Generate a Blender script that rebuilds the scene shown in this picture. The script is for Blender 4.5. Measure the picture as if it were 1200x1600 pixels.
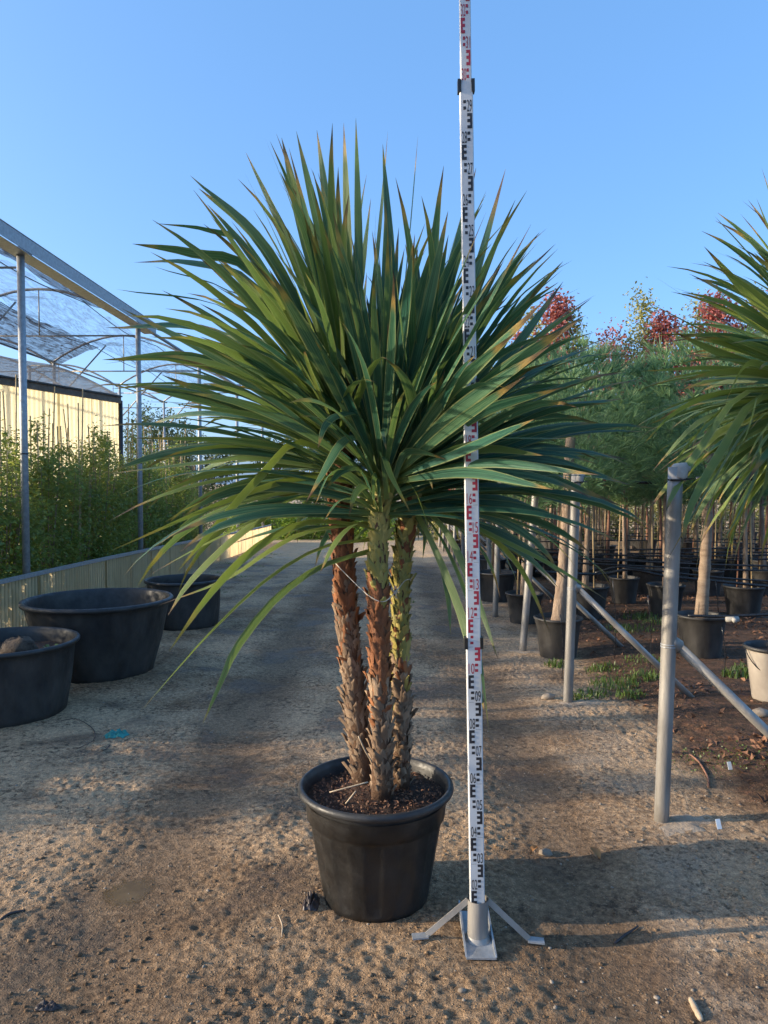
import bpy, math, random
import numpy as np
from mathutils import Vector, Matrix
R = math.radians
random.seed(7); rng = np.random.default_rng(11)
for o in list(bpy.data.objects): bpy.data.objects.remove(o)
SC = bpy.context.scene; COL = SC.collection

# ------------------------------------------------------------------ camera, world, sun, exposure
F = 1150.0; CAMH = 1.67; PITCH = R(2.19); YAW = R(0.75)
cam_d = bpy.data.cameras.new('camera'); cam = bpy.data.objects.new('camera', cam_d); COL.objects.link(cam)
cam_d.sensor_fit = 'VERTICAL'; cam_d.sensor_height = 24.0; cam_d.lens = F/1600*24.0
cam_d.clip_start = 0.05; cam_d.clip_end = 3000
cam.location = (0, 0, CAMH); cam.rotation_euler = (math.pi/2-PITCH, 0, YAW)
SC.camera = cam
SUN_EL = R(15); SUN_AZ = R(5)          # sun stands to the left, a little on the viewer's side
sdir = Vector((-math.cos(SUN_EL)*math.cos(SUN_AZ), -math.cos(SUN_EL)*math.sin(SUN_AZ), math.sin(SUN_EL)))
w = bpy.data.worlds.new('World'); SC.world = w; w.use_nodes = True
wn = w.node_tree; bg = wn.nodes['Background']
sky = wn.nodes.new('ShaderNodeTexSky'); sky.sky_type = 'NISHITA'; sky.sun_disc = False
sky.sun_elevation = SUN_EL; sky.sun_rotation = math.atan2(sdir.x, sdir.y)
sky.air_density = 0.75; sky.dust_density = 2.4; sky.ozone_density = 2.4
hs = wn.nodes.new('ShaderNodeHueSaturation'); hs.inputs['Saturation'].default_value = 1.12
ev = wn.nodes.new('ShaderNodeMix'); ev.data_type = 'RGBA'; ev.inputs[0].default_value = 0.50; ev.inputs[7].default_value = (0.44, 1.05, 2.10, 1)   # even blue haze over the whole dome
wn.links.new(sky.outputs[0], hs.inputs['Color']); wn.links.new(hs.outputs[0], ev.inputs[6]); wn.links.new(ev.outputs[2], bg.inputs[0])
bg.inputs[1].default_value = 0.15
sl = bpy.data.lights.new('sun', 'SUN'); sun = bpy.data.objects.new('sun', sl); COL.objects.link(sun)
sl.energy = 2.1; sl.angle = R(0.6); sl.color = (1.0, 0.84, 0.62)
sun.rotation_euler = (-sdir).to_track_quat('-Z', 'Y').to_euler(); sun.location = (-20, -5, 12)
vs = SC.view_settings; vs.view_transform = 'Standard'; vs.look = 'None'; vs.gamma = 1; vs.exposure = 1.65
vs.use_curve_mapping = False
SC.render.engine = 'CYCLES'; SC.cycles.max_bounces = 7; SC.cycles.transparent_max_bounces = 10

# ------------------------------------------------------------------ pixel helpers (photograph is 1200 x 1600)
CM = Matrix.Rotation(YAW, 3, 'Z') @ Matrix.Rotation(math.pi/2-PITCH, 3, 'X')
def ray(px, py): return CM @ Vector(((px-600)/F, -(py-800)/F, -1.0))
def P(px, py, y):
    d = ray(px, py); return Vector((0, 0, CAMH)) + d*(y/d.y)

# ------------------------------------------------------------------ noise + terrain
def _hash(ix, iy, s):
    n = (ix.astype(np.int64)*374761393 + iy.astype(np.int64)*668265263 + s*974711) & 0x7fffffff
    n = ((n ^ (n >> 13))*1274126177) & 0x7fffffff
    n = n ^ (n >> 16)
    return (n & 0xffff)/65535.0
def vnoise(x, y, s=0):
    x = np.asarray(x, float); y = np.asarray(y, float)
    ix = np.floor(x); iy = np.floor(y); fx = x-ix; fy = y-iy
    u = fx*fx*fx*(fx*(fx*6-15)+10); v = fy*fy*fy*(fy*(fy*6-15)+10)
    a = _hash(ix, iy, s); b = _hash(ix+1, iy, s); c = _hash(ix, iy+1, s); d = _hash(ix+1, iy+1, s)
    return (a*(1-u)+b*u)*(1-v)+(c*(1-u)+d*u)*v
def fbm(x, y, o=4, s=0, g=0.5):
    t = 0; a = 1; n = 0
    for k in range(o):
        t = t+a*vnoise(x*2**k+17.3*k, y*2**k-9.1*k, s+k); n += a; a *= g
    return t/n
def sstep(a, b, x):
    t = np.clip((x-a)/(b-a), 0, 1); return t*t*(3-2*t)
def base_z(x, y):
    x = np.asarray(x, float); y = np.asarray(y, float)
    z = -0.42*sstep(5.0, 30.0, y)
    z = z + 0.05*sstep(1.75, 2.3, x)*sstep(1, 4, y)*(1-sstep(24, 34, y))    # planting bed lies a little higher
    return z
def bed_edge(y): return 1.78 + 0.25*(vnoise(np.asarray(y)*0.9, np.asarray(y)*0+3.3, 5)-0.5)
def terrain(x, y):
    x = np.asarray(x, float); y = np.asarray(y, float)
    z = base_z(x, y)
    near = 1-sstep(9, 16, np.abs(y-3)+np.abs(x)*0.3)
    z = z + 0.035*(fbm(x*0.8, y*0.8, 3, 1)-0.5)
    # wheel ruts
    track = 0*x
    for cx, sg in ((-1.08, 0.24), (0.72, 0.24)):
        e_ = np.exp(-((x-cx-0.06*np.sin(y*0.45))/sg)**2); z = z-0.022*e_; track = track+e_
    calm = 1-0.75*np.clip(track, 0, 1)*sstep(1.6, 2.6, y)
    clod = 0.18*fbm(x*9, y*9, 4, 21)+0.82*fbm(x*27, y*27, 3, 22)
    rough = sstep(0.42, 0.72, fbm(x*1.7+3, y*1.7, 3, 31))
    churn = np.exp(-((x+0.35-0.12*(y-2))/0.38)**2)*np.exp(-((y-1.95)/0.62)**2)   # churned mud beside the pot
    amp = calm*(0.003+0.010*rough+0.016*churn)
    z = z + near*amp*(clod-0.5)*1.5
    ridg = np.sin((y*1.0+0.35*x)*62+6*fbm(x*4, y*4, 2, 77))
    z = z + near*churn*0.005*np.clip(ridg, 0, 1)*sstep(0.35, 0.6, fbm(x*5, y*5, 2, 78))
    pm = sstep(0.55, 0.78, fbm(x*26, y*26, 2, 41))
    z = z + near*calm*0.004*pm
    z = z + near*calm*(0.005+0.006*rough+0.004*churn)*(fbm(x*44, y*44, 2, 51)-0.5)
    # smooth round the levelling stand and the puddle
    pd = np.exp(-(((x+1.08)/0.20)**2+((y-2.98)/0.22)**2)**2)
    z = z*(1-0.8*pd) + 0.8*pd*(base_z(x, y)-0.012)
    st_ = np.exp(-(((x-0.31)/0.10)**2+((y-2.66)/0.19)**2)**2)                     # trodden flat under the staff's stand
    z = z*(1-st_) + st_*(base_z(x, y)-0.006)
    return z
def gz(x, y): return float(terrain(np.array([x]), np.array([y]))[0])
def G(px, py):
    d = ray(px, py); z = 0.0
    for _ in range(12):
        t = (z-CAMH)/d.z; p = Vector((0, 0, CAMH))+d*t; z = float(base_z(np.array([p.x]), np.array([p.y]))[0])
    return p

# ------------------------------------------------------------------ materials
def newmat(name):
    m = bpy.data.materials.new(name); m.use_nodes = True
    nt = m.node_tree; return m, nt, nt.nodes['Principled BSDF'], nt.nodes['Material Output']
def N(nt, typ, **kw):
    n = nt.nodes.new(typ)
    for k, v in kw.items():
        if k.startswith('i_'):
            key = k[2:]; key = int(key) if key.isdigit() else key.replace('_', ' ')
            n.inputs[key].default_value = v
        else: setattr(n, k, v)
    return n
def L(nt, a, b): nt.links.new(a, b)
def ramp(nt, fac, stops, interp='LINEAR'):
    r = nt.nodes.new('ShaderNodeValToRGB'); r.color_ramp.interpolation = interp
    e = r.color_ramp.elements
    while len(e) < len(stops): e.new(0.5)
    for i, (p, c) in enumerate(stops):
        e[i].position = p; e[i].color = (*c, 1) if len(c) == 3 else c
    L(nt, fac, r.inputs[0]); return r.outputs[0]
def noise(nt, vec, scale, detail=4, rough=0.55, dist=0.0):
    n = N(nt, 'ShaderNodeTexNoise', i_Scale=scale, i_Detail=detail, i_Roughness=rough, i_Distortion=dist)
    if vec is not None: L(nt, vec, n.inputs['Vector'])
    return n.outputs['Fac']
def mixc(nt, fac, a, b, mode='MIX'):
    m = N(nt, 'ShaderNodeMix', data_type='RGBA', blend_type=mode)
    for s, v in ((m.inputs[0], fac), (m.inputs[6], a), (m.inputs[7], b)):
        if hasattr(v, 'is_output'): L(nt, v, s)
        elif isinstance(v, (int, float)): s.default_value = v
        else: s.default_value = (*v, 1)
    return m.outputs[2]
def mathn(nt, op, a, b=None, clamp=False):
    m = N(nt, 'ShaderNodeMath', operation=op, use_clamp=clamp)
    for s, v in ((m.inputs[0], a), (m.inputs[1], b)):
        if v is None: continue
        if hasattr(v, 'is_output'): L(nt, v, s)
        else: s.default_value = v
    return m.outputs[0]
def maprange(nt, v, a, b, c=0.0, d=1.0):
    m = N(nt, 'ShaderNodeMapRange', interpolation_type='SMOOTHSTEP', i_1=a, i_2=b, i_3=c, i_4=d)
    L(nt, v, m.inputs[0]); return m.outputs[0]
def bump(nt, h, dist, strength=1.0, normal=None):
    b = N(nt, 'ShaderNodeBump', i_Strength=strength, i_Distance=dist); L(nt, h, b.inputs['Height'])
    if normal is not None: L(nt, normal, b.inputs['Normal'])
    return b.outputs[0]

def simple(name, c1, c2, scale=8, rough=0.6, metal=0.0, bmp=0.0, bscale=None, coords='Object', stretch=None, spec=None):
    """two-tone mottled surface with fine relief"""
    m, nt, b, out = newmat(name)
    tc = N(nt, 'ShaderNodeTexCoord'); v = tc.outputs[coords]
    if stretch:
        mp = N(nt, 'ShaderNodeMapping'); mp.inputs['Scale'].default_value = stretch; L(nt, v, mp.inputs[0]); v = mp.outputs[0]
    n = noise(nt, v, scale, 6, 0.6)
    L(nt, ramp(nt, n, [(0.32, c1), (0.68, c2)]), b.inputs['Base Color'])
    b.inputs['Roughness'].default_value = rough; b.inputs['Metallic'].default_value = metal
    n2 = noise(nt, v, scale*2.7, 4)
    L(nt, maprange(nt, n2, 0.3, 0.7, rough-0.12, min(1, rough+0.12)), b.inputs['Roughness'])
    if spec is not None: b.inputs['Specular IOR Level'].default_value = spec
    if bmp: L(nt, bump(nt, noise(nt, v, bscale or scale*6, 5, 0.65), bmp), b.inputs['Normal'])
    return m

def leafmat(name, dark, light, trans, tmix=0.3, rough=0.45, objrand=True, geo=False):
    """small-leaf foliage: colour varies leaf by leaf, thin leaves let light through"""
    m, nt, b, out = newmat(name)
    geo_n = N(nt, 'ShaderNodeNewGeometry'); oi = N(nt, 'ShaderNodeObjectInfo')
    rnd = geo_n.outputs['Random Per Island']
    c = ramp(nt, rnd, [(0.0, dark), (0.75, light), (1.0, tuple(min(1, q*1.35) for q in light))])
    if objrand:
        c = mixc(nt, maprange(nt, oi.outputs['Random'], 0, 1, 0.0, 0.35), c, tuple(q*0.75 for q in light))
    L(nt, c, b.inputs['Base Color']); b.inputs['Roughness'].default_value = rough
    t = N(nt, 'ShaderNodeBsdfTranslucent'); tcx = mixc(nt, 0.6, c, trans); L(nt, tcx, t.inputs[0])
    mx = N(nt, 'ShaderNodeMixShader', i_0=tmix); L(nt, b.outputs[0], mx.inputs[1]); L(nt, t.outputs[0], mx.inputs[2])
    L(nt, mx.outputs[0], out.inputs[0]); return m

def ground_material():
    m, nt, b, out = newmat('ground_mud')
    tc = N(nt, 'ShaderNodeTexCoord'); v = tc.outputs['Object']
    sx = N(nt, 'ShaderNodeSeparateXYZ'); L(nt, v, sx.inputs[0]); X, Y = sx.outputs[0], sx.outputs[1]
    big = noise(nt, v, 0.75, 5, 0.6); mid = noise(nt, v, 4.5, 6, 0.65); fine = noise(nt, v, 38, 5, 0.7); grit = noise(nt, v, 150, 3, 0.6)
    c = ramp(nt, mid, [(0.30, (0.17, 0.110, 0.064)), (0.52, (0.285, 0.20, 0.128)), (0.72, (0.40, 0.30, 0.20))])
    # compacted pale limestone dust
    pale = maprange(nt, mathn(nt, 'ADD', big, mathn(nt, 'MULTIPLY', fine, 0.35)), 0.54, 0.76)
    c = mixc(nt, pale, c, (0.50, 0.385, 0.27))
    # damp mud with its own outline
    damp = maprange(nt, noise(nt, v, 1.35, 5, 0.6, 0.4), 0.50, 0.66)
    c = mixc(nt, mathn(nt, 'MULTIPLY', damp, 0.72), c, (0.095, 0.066, 0.043))
    # two damp wheel tracks worn along the drive
    wob2 = mathn(nt, 'ADD', X, mathn(nt, 'MULTIPLY', mathn(nt, 'SUBTRACT', noise(nt, v, 1.1, 4), 0.5), 0.55))
    tr = None
    for cx in (-1.08, 0.72):
        q = maprange(nt, mathn(nt, 'ABSOLUTE', mathn(nt, 'SUBTRACT', wob2, cx)), 0.12, 0.42, 1.0, 0.0); tr = q if tr is None else mathn(nt, 'MAXIMUM', tr, q)
    tr = mathn(nt, 'MULTIPLY', tr, maprange(nt, Y, 14.0, 20.0, 1.0, 0.0))
    c = mixc(nt, mathn(nt, 'MULTIPLY', tr, 0.62), c, (0.130, 0.092, 0.062))
    # browner earth on the near part of the drive and beside the bed
    br = maprange(nt, mathn(nt, 'ADD', Y, mathn(nt, 'MULTIPLY', big, 1.5)), 2.9, 4.6, 1.0, 0.0)
    c = mixc(nt, mathn(nt, 'MULTIPLY', br, 0.6), c, mixc(nt, fine, (0.105, 0.070, 0.042), (0.235, 0.165, 0.105)))
    # sunlight on the far end of the drive, painted as paler ground
    sunlit_end = maprange(nt, mathn(nt, 'ADD', Y, mathn(nt, 'MULTIPLY', big, 2.0)), 17.6, 19.4)
    c = mixc(nt, mathn(nt, 'MULTIPLY', sunlit_end, 0.85), c, mixc(nt, mid, (0.50, 0.38, 0.24), (0.66, 0.54, 0.38)))
    # planting bed: dark leaf mould
    wob = mathn(nt, 'ADD', X, mathn(nt, 'MULTIPLY', noise(nt, v, 1.6, 4), 0.9))
    bed = maprange(nt, wob, 2.05, 2.45)
    gate = maprange(nt, Y, 30.0, 36.0, 1.0, 0.0); bed = mathn(nt, 'MULTIPLY', bed, gate)
    bedc = ramp(nt, noise(nt, v, 14, 6, 0.75), [(0.32, (0.035, 0.025, 0.018)), (0.5, (0.095, 0.060, 0.040)), (0.62, (0.16, 0.085, 0.055)), (0.75, (0.24, 0.18, 0.13))])
    far_sunny = maprange(nt, Y, 11.0, 16.0)  # far bed turns yellower: the sunlight there is put into its colour
    bedc = mixc(nt, mathn(nt, 'MULTIPLY', far_sunny, 0.8), bedc, mixc(nt, mid, (0.24, 0.15, 0.075), (0.42, 0.30, 0.16)))
    c = mixc(nt, bed, c, bedc)
    # concrete dust strip along the posts
    st = mathn(nt, 'MULTIPLY', maprange(nt, wob, 1.35, 1.65), maprange(nt, wob, 1.85, 2.15, 1.0, 0.0))
    st = mathn(nt, 'MULTIPLY', st, maprange(nt, noise(nt, v, 2.3, 4), 0.40, 0.62))
    c = mixc(nt, mathn(nt, 'MULTIPLY', st, 0.65), c, (0.40, 0.335, 0.27))
    crumbs = mathn(nt, 'MULTIPLY', maprange(nt, noise(nt, v, 26, 5, 0.75), 0.51, 0.60), maprange(nt, noise(nt, v, 3.2, 4), 0.38, 0.58))
    c = mixc(nt, mathn(nt, 'MULTIPLY', crumbs, 0.8), c, (0.060, 0.044, 0.031))
    # stones and crumbs
    vo = N(nt, 'ShaderNodeTexVoronoi', i_Scale=55.0); L(nt, v, vo.inputs['Vector'])
    sp = maprange(nt, vo.outputs['Distance'], 0.10, 0.30, 1.0, 0.0)
    sel = mathn(nt, 'MULTIPLY', sp, maprange(nt, noise(nt, v, 9, 3), 0.44, 0.60))
    c = mixc(nt, mathn(nt, 'MULTIPLY', sel, 0.65), c, (0.50, 0.42, 0.33))
    c = mixc(nt, 0.75, c, ramp(nt, fine, [(0.28, (0.32, 0.30, 0.28)), (0.72, (1.35, 1.35, 1.35))]), 'MULTIPLY')
    c = mixc(nt, 0.6, c, ramp(nt, grit, [(0.3, (0.38, 0.38, 0.38)), (0.7, (1.5, 1.5, 1.5))]), 'MULTIPLY')
    c = mixc(nt, 1.0, c, (1.24, 1.09, 0.92), 'MULTIPLY')
    L(nt, c, b.inputs['Base Color'])
    L(nt, maprange(nt, damp, 0, 1, 0.92, 0.58), b.inputs['Roughness'])
    b.inputs['Specular IOR Level'].default_value = 0.35
    h = mathn(nt, 'ADD', mathn(nt, 'MULTIPLY', fine, 1.0), mathn(nt, 'MULTIPLY', sel, 0.8))
    h = mathn(nt, 'ADD', h, mathn(nt, 'MULTIPLY', grit, 0.35))
    L(nt, bump(nt, h, 0.019, 1.0), b.inputs['Normal'])
    return m

def palm_leaf_material(name='palm_leaf', yellow_green=0.0):
    m, nt, b, out = newmat(name)
    uv = N(nt, 'ShaderNodeUVMap'); gi = N(nt, 'ShaderNodeNewGeometry'); s = N(nt, 'ShaderNodeSeparateXYZ'); L(nt, uv.outputs[0], s.inputs[0])
    u, v = s.outputs[0], s.outputs[1]; oi = N(nt, 'ShaderNodeObjectInfo'); r = mathn(nt, 'FRACT', mathn(nt, 'ADD', oi.outputs['Random'], gi.outputs['Random Per Island']))
    cb = N(nt, 'ShaderNodeCombineXYZ'); L(nt, mathn(nt, 'MULTIPLY', u, 15.0), cb.inputs[0])
    L(nt, mathn(nt, 'MULTIPLY', v, 2.0), cb.inputs[1]); L(nt, mathn(nt, 'MULTIPLY', r, 50.0), cb.inputs[2])
    st = noise(nt, cb.outputs[0], 1.0, 3, 0.6)
    green = mixc(nt, r, (0.009, 0.058, 0.046), (0.026, 0.105, 0.060))
    green = mixc(nt, maprange(nt, st, 0.42, 0.62), green, mixc(nt, r, (0.042, 0.160, 0.102), (0.125, 0.230, 0.110)))
    if yellow_green: green = mixc(nt, mathn(nt, 'MULTIPLY', mathn(nt, 'ADD', r, 0.25), yellow_green), green, (0.20, 0.255, 0.050))  # shift to yellow-green; also carries the painted sunlit tone of the left crown
    # pale margins, yellow-green base, scorched tip
    edge = mathn(nt, 'ABSOLUTE', mathn(nt, 'SUBTRACT', u, 0.5))
    green = mixc(nt, mathn(nt, 'MULTIPLY', maprange(nt, edge, 0.36, 0.47), 0.8), green, (0.25, 0.28, 0.11))
    basec = maprange(nt, v, 0.0, 0.20, 1.0, 0.0)
    green = mixc(nt, mathn(nt, 'MULTIPLY', basec, 0.7), green, (0.22, 0.26, 0.055))
    tipn = mathn(nt, 'ADD', v, mathn(nt, 'MULTIPLY', mathn(nt, 'SUBTRACT', st, 0.5), 0.10))
    tipn = mathn(nt, 'ADD', tipn, mathn(nt, 'MULTIPLY', mathn(nt, 'SUBTRACT', r, 0.6), 0.12))
    green = mixc(nt, maprange(nt, tipn, 0.84, 0.90), green, (0.30, 0.20, 0.06))
    green = mixc(nt, maprange(nt, tipn, 0.90, 0.95), green, (0.10, 0.055, 0.035))
    L(nt, green, b.inputs['Base Color']); b.inputs['Roughness'].default_value = 0.42
    b.inputs['Specular IOR Level'].default_value = 0.45
    L(nt, bump(nt, st, 0.003, 0.8), b.inputs['Normal'])
    t = N(nt, 'ShaderNodeBsdfTranslucent'); L(nt, mixc(nt, 0.45, green, (0.26, 0.38, 0.05)), t.inputs[0])
    mx = N(nt, 'ShaderNodeMixShader', i_0=0.30); L(nt, b.outputs[0], mx.inputs[1]); L(nt, t.outputs[0], mx.inputs[2])
    L(nt, mx.outputs[0], out.inputs[0]); return m

def net_material(name, col, dens_lo, dens_hi):
    m, nt, b, out = newmat(name)
    tc = N(nt, 'ShaderNodeTexCoord'); mp = N(nt, 'ShaderNodeMapping'); mp.inputs['Scale'].default_value = (22.0, 1.6, 22.0)
    L(nt, tc.outputs['Object'], mp.inputs[0])
    n = noise(nt, mp.outputs[0], 1.0, 7, 0.7, 0.6)
    fac = maprange(nt, n, 0.36, 0.64, dens_lo, dens_hi)
    tr = N(nt, 'ShaderNodeBsdfTransparent'); b.inputs['Base Color'].default_value = (*col, 1); b.inputs['Roughness'].default_value = 0.8
    tl = N(nt, 'ShaderNodeBsdfTranslucent'); tl.inputs[0].default_value = (*col, 1)
    m1 = N(nt, 'ShaderNodeMixShader', i_0=0.5); L(nt, b.outputs[0], m1.inputs[1]); L(nt, tl.outputs[0], m1.inputs[2])
    m2 = N(nt, 'ShaderNodeMixShader'); L(nt, fac, m2.inputs[0]); L(nt, tr.outputs[0], m2.inputs[1]); L(nt, m1.outputs[0], m2.inputs[2])
    L(nt, m2.outputs[0], out.inputs[0]); return m

def fibreglass(name, ca, cb_, tcol, tmix=0.6, grooves=None):
    m, nt, b, out = newmat(name)
    tc = N(nt, 'ShaderNodeTexCoord'); mp = N(nt, 'ShaderNodeMapping'); mp.inputs['Scale'].default_value = (1, 5.0, 0.7)
    L(nt, tc.outputs['Object'], mp.inputs[0]); oi = N(nt, 'ShaderNodeObjectInfo')
    n = noise(nt, mp.outputs[0], 3.0, 6, 0.7)
    c = ramp(nt, n, [(0.30, ca), (0.62, cb_)])
    if grooves:   # algae and dust settled in the grooves
        sp_ = N(nt, 'ShaderNodeSeparateXYZ'); L(nt, tc.outputs['Object'], sp_.inputs[0])
        wv = mathn(nt, 'SINE', mathn(nt, 'MULTIPLY', sp_.outputs[1], 2*math.pi/grooves)); wv = mathn(nt, 'ADD', wv, mathn(nt, 'MULTIPLY', n, 1.6))
        c = mixc(nt, maprange(nt, wv, 0.0, 1.3, 0.9, 0.0), c, (0.20, 0.155, 0.075))
    c = mixc(nt, maprange(nt, oi.outputs['Random'], 0, 1, 0, 0.4), c, tuple(q*0.8 for q in ca))
    L(nt, c, b.inputs['Base Color']); b.inputs['Roughness'].default_value = 0.45
    t = N(nt, 'ShaderNodeBsdfTranslucent'); L(nt, mixc(nt, 0.5, c, tcol), t.inputs[0])
    mx = N(nt, 'ShaderNodeMixShader', i_0=tmix); L(nt, b.outputs[0], mx.inputs[1]); L(nt, t.outputs[0], mx.inputs[2])
    L(nt, mx.outputs[0], out.inputs[0]); return m

M = {}
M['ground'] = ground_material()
M['palm'] = palm_leaf_material()
M['palm_pale_sunlit'] = palm_leaf_material('pale_sunlit_palm_leaf', 0.75)  # left crown's sunlit tone put into the leaf colour; second palm's pale leaves share it
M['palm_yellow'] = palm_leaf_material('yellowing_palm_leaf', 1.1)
M['galv'] = simple('galvanised_steel', (0.26, 0.275, 0.29), (0.40, 0.415, 0.425), 22, 0.5, 0.35, 0.0012, 60)
M['galv_old'] = simple('weathered_steel', (0.21, 0.195, 0.175), (0.38, 0.36, 0.33), 9, 0.5, 0.3, 0.0015, 50, stretch=(1, 1, 0.25))
M['rustymud'] = simple('mud_stain', (0.03, 0.02, 0.014), (0.10, 0.07, 0.048), 22, 0.9, 0, 0.01, 50)
M['black'] = simple('black_plastic', (0.006, 0.006, 0.006), (0.024, 0.022, 0.020), 7, 0.44, 0, 0.0008, 90)
M['black_dusty'] = simple('dusty_black_plastic', (0.008, 0.0085, 0.010), (0.060, 0.055, 0.050), 5.5, 0.58, 0, 0.0012, 70, stretch=(1, 1, 0.5))
M['black_rim'] = simple('worn_black_rim', (0.014, 0.014, 0.015), (0.038, 0.037, 0.036), 9, 0.5, 0, 0.001, 70)
M['pipe'] = simple('black_pipe', (0.010, 0.011, 0.014), (0.022, 0.023, 0.026), 9, 0.30)
M['beige'] = simple('beige_plastic', (0.28, 0.24, 0.20), (0.40, 0.35, 0.29), 5, 0.6)
M['soil'] = simple('potting_soil', (0.018, 0.009, 0.006), (0.085, 0.042, 0.024), 60, 0.95, 0, 0.012, 120)
M['bark_brown'] = simple('brown_leaf_base', (0.115, 0.036, 0.013), (0.34, 0.135, 0.048), 14, 0.8, 0, 0.003, 120, stretch=(1, 1, 0.3))
M['bark_grey'] = simple('grey_leaf_base', (0.10, 0.060, 0.036), (0.34, 0.235, 0.150), 14, 0.85, 0, 0.003, 120, stretch=(1, 1, 0.3))
M['bark_green'] = simple('green_leaf_base', (0.17, 0.17, 0.035), (0.42, 0.33, 0.095), 10, 0.6, 0, 0.002, 120, stretch=(1, 1, 0.3))
M['trunk_core'] = simple('trunk_core', (0.05, 0.025, 0.013), (0.15, 0.080, 0.040), 16, 0.9, 0, 0.006, 70)
M['staff'] = simple('staff_white', (0.50, 0.51, 0.51), (0.66, 0.67, 0.67), 7, 0.45)
M['ink'] = simple('black_print', (0.012, 0.014, 0.02), (0.03, 0.03, 0.036), 30, 0.5)
M['red'] = simple('red_print', (0.30, 0.015, 0.035), (0.42, 0.035, 0.06), 30, 0.5)
M['wood'] = simple('bamboo', (0.36, 0.25, 0.125), (0.60, 0.45, 0.25), 5, 0.6, 0, 0.002, 40, stretch=(1, 1, 0.2))
M['pinebark'] = simple('pine_bark', (0.16, 0.105, 0.070), (0.42, 0.31, 0.22), 16, 0.9, 0, 0.02, 40, stretch=(1, 1, 0.28))
M['palebark'] = simple('pale_bark', (0.17, 0.115, 0.075), (0.34, 0.25, 0.175), 10, 0.9, 0, 0.008, 40, stretch=(0.4, 0.4, 1.6))
M['redbark'] = simple('red_stake', (0.17, 0.075, 0.045), (0.33, 0.17, 0.11), 10, 0.8, 0, 0.006, 40, stretch=(1, 1, 0.3))
M['shrub'] = leafmat('shrub_leaf', (0.055, 0.115, 0.035), (0.21, 0.29, 0.08), (0.55, 0.60, 0.12), 0.48)
M['pine'] = leafmat('pine_needle', (0.055, 0.150, 0.085), (0.20, 0.32, 0.14), (0.36, 0.48, 0.18), 0.42, 0.5)
M['redleaf'] = leafmat('red_leaf', (0.17, 0.040, 0.042), (0.46, 0.16, 0.135), (0.62, 0.20, 0.14), 0.38)
M['paleleaf'] = leafmat('pale_yellow_leaf', (0.15, 0.16, 0.045), (0.38, 0.36, 0.13), (0.5, 0.48, 0.12), 0.35)
M['farleaf'] = leafmat('far_tree_leaf', (0.03, 0.055, 0.03), (0.10, 0.13, 0.055), (0.2, 0.26, 0.08), 0.25)
M['limeleaf'] = leafmat('lime_leaf', (0.10, 0.20, 0.02), (0.26, 0.38, 0.05), (0.5, 0.6, 0.06), 0.35)
M['weed'] = leafmat('weed_blade', (0.035, 0.075, 0.015), (0.11, 0.17, 0.04), (0.3, 0.36, 0.05), 0.3)
M['litter'] = leafmat('dry_leaf', (0.055, 0.026, 0.016), (0.26, 0.13, 0.075), (0.3, 0.13, 0.05), 0.1, 0.8)
M['stone'] = simple('limestone', (0.17, 0.13, 0.095), (0.36, 0.30, 0.235), 9, 0.9, 0, 0.003, 60)
M['concrete'] = simple('concrete_crumbs', (0.30, 0.215, 0.145), (0.46, 0.36, 0.26), 9, 0.95, 0, 0.01, 45)
M['fence'] = fibreglass('fence_fibreglass', (0.76, 0.60, 0.36), (0.92, 0.78, 0.52), (0.95, 0.76, 0.44), 0.55, 0.076)
M['shedwall'] = fibreglass('yellow_fibreglass', (0.66, 0.59, 0.40), (0.82, 0.76, 0.56), (0.95, 0.86, 0.56), 0.62)
M['net'] = net_material('shade_net', (0.04, 0.045, 0.06), 0.45, 0.99)
M['net_thin'] = net_material('thin_shade_net', (0.10, 0.11, 0.13), 0.00, 0.45)
M['net_grey'] = net_material('grey_roof_net', (0.36, 0.37, 0.38), 0.70, 0.97)
M['fascia'] = simple('brown_fascia', (0.10, 0.075, 0.055), (0.20, 0.15, 0.11), 6, 0.7)
M['teal'] = simple('teal_cloth', (0.015, 0.15, 0.13), (0.04, 0.30, 0.27), 20, 0.7, 0, 0.004, 60)
M['string'] = simple('pale_string', (0.42, 0.38, 0.31), (0.60, 0.56, 0.49), 40, 0.7)
M['dryleaf'] = simple('dry_orange_leaf', (0.30, 0.13, 0.04), (0.48, 0.25, 0.09), 12, 0.7)
M['palewood'] = simple('pale_stick', (0.34, 0.25, 0.16), (0.55, 0.44, 0.31), 14, 0.75, 0, 0.003, 60)
M['darkscrap'] = simple('dark_scrap', (0.012, 0.011, 0.012), (0.06, 0.04, 0.035), 14, 0.5)
M['tagwhite'] = simple('white_tag', (0.7, 0.7, 0.68), (0.82, 0.82, 0.8), 20, 0.5)
M['tape'] = simple('grey_tape', (0.30, 0.28, 0.25), (0.44, 0.42, 0.38), 14, 0.6, 0, 0.002, 60)
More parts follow.
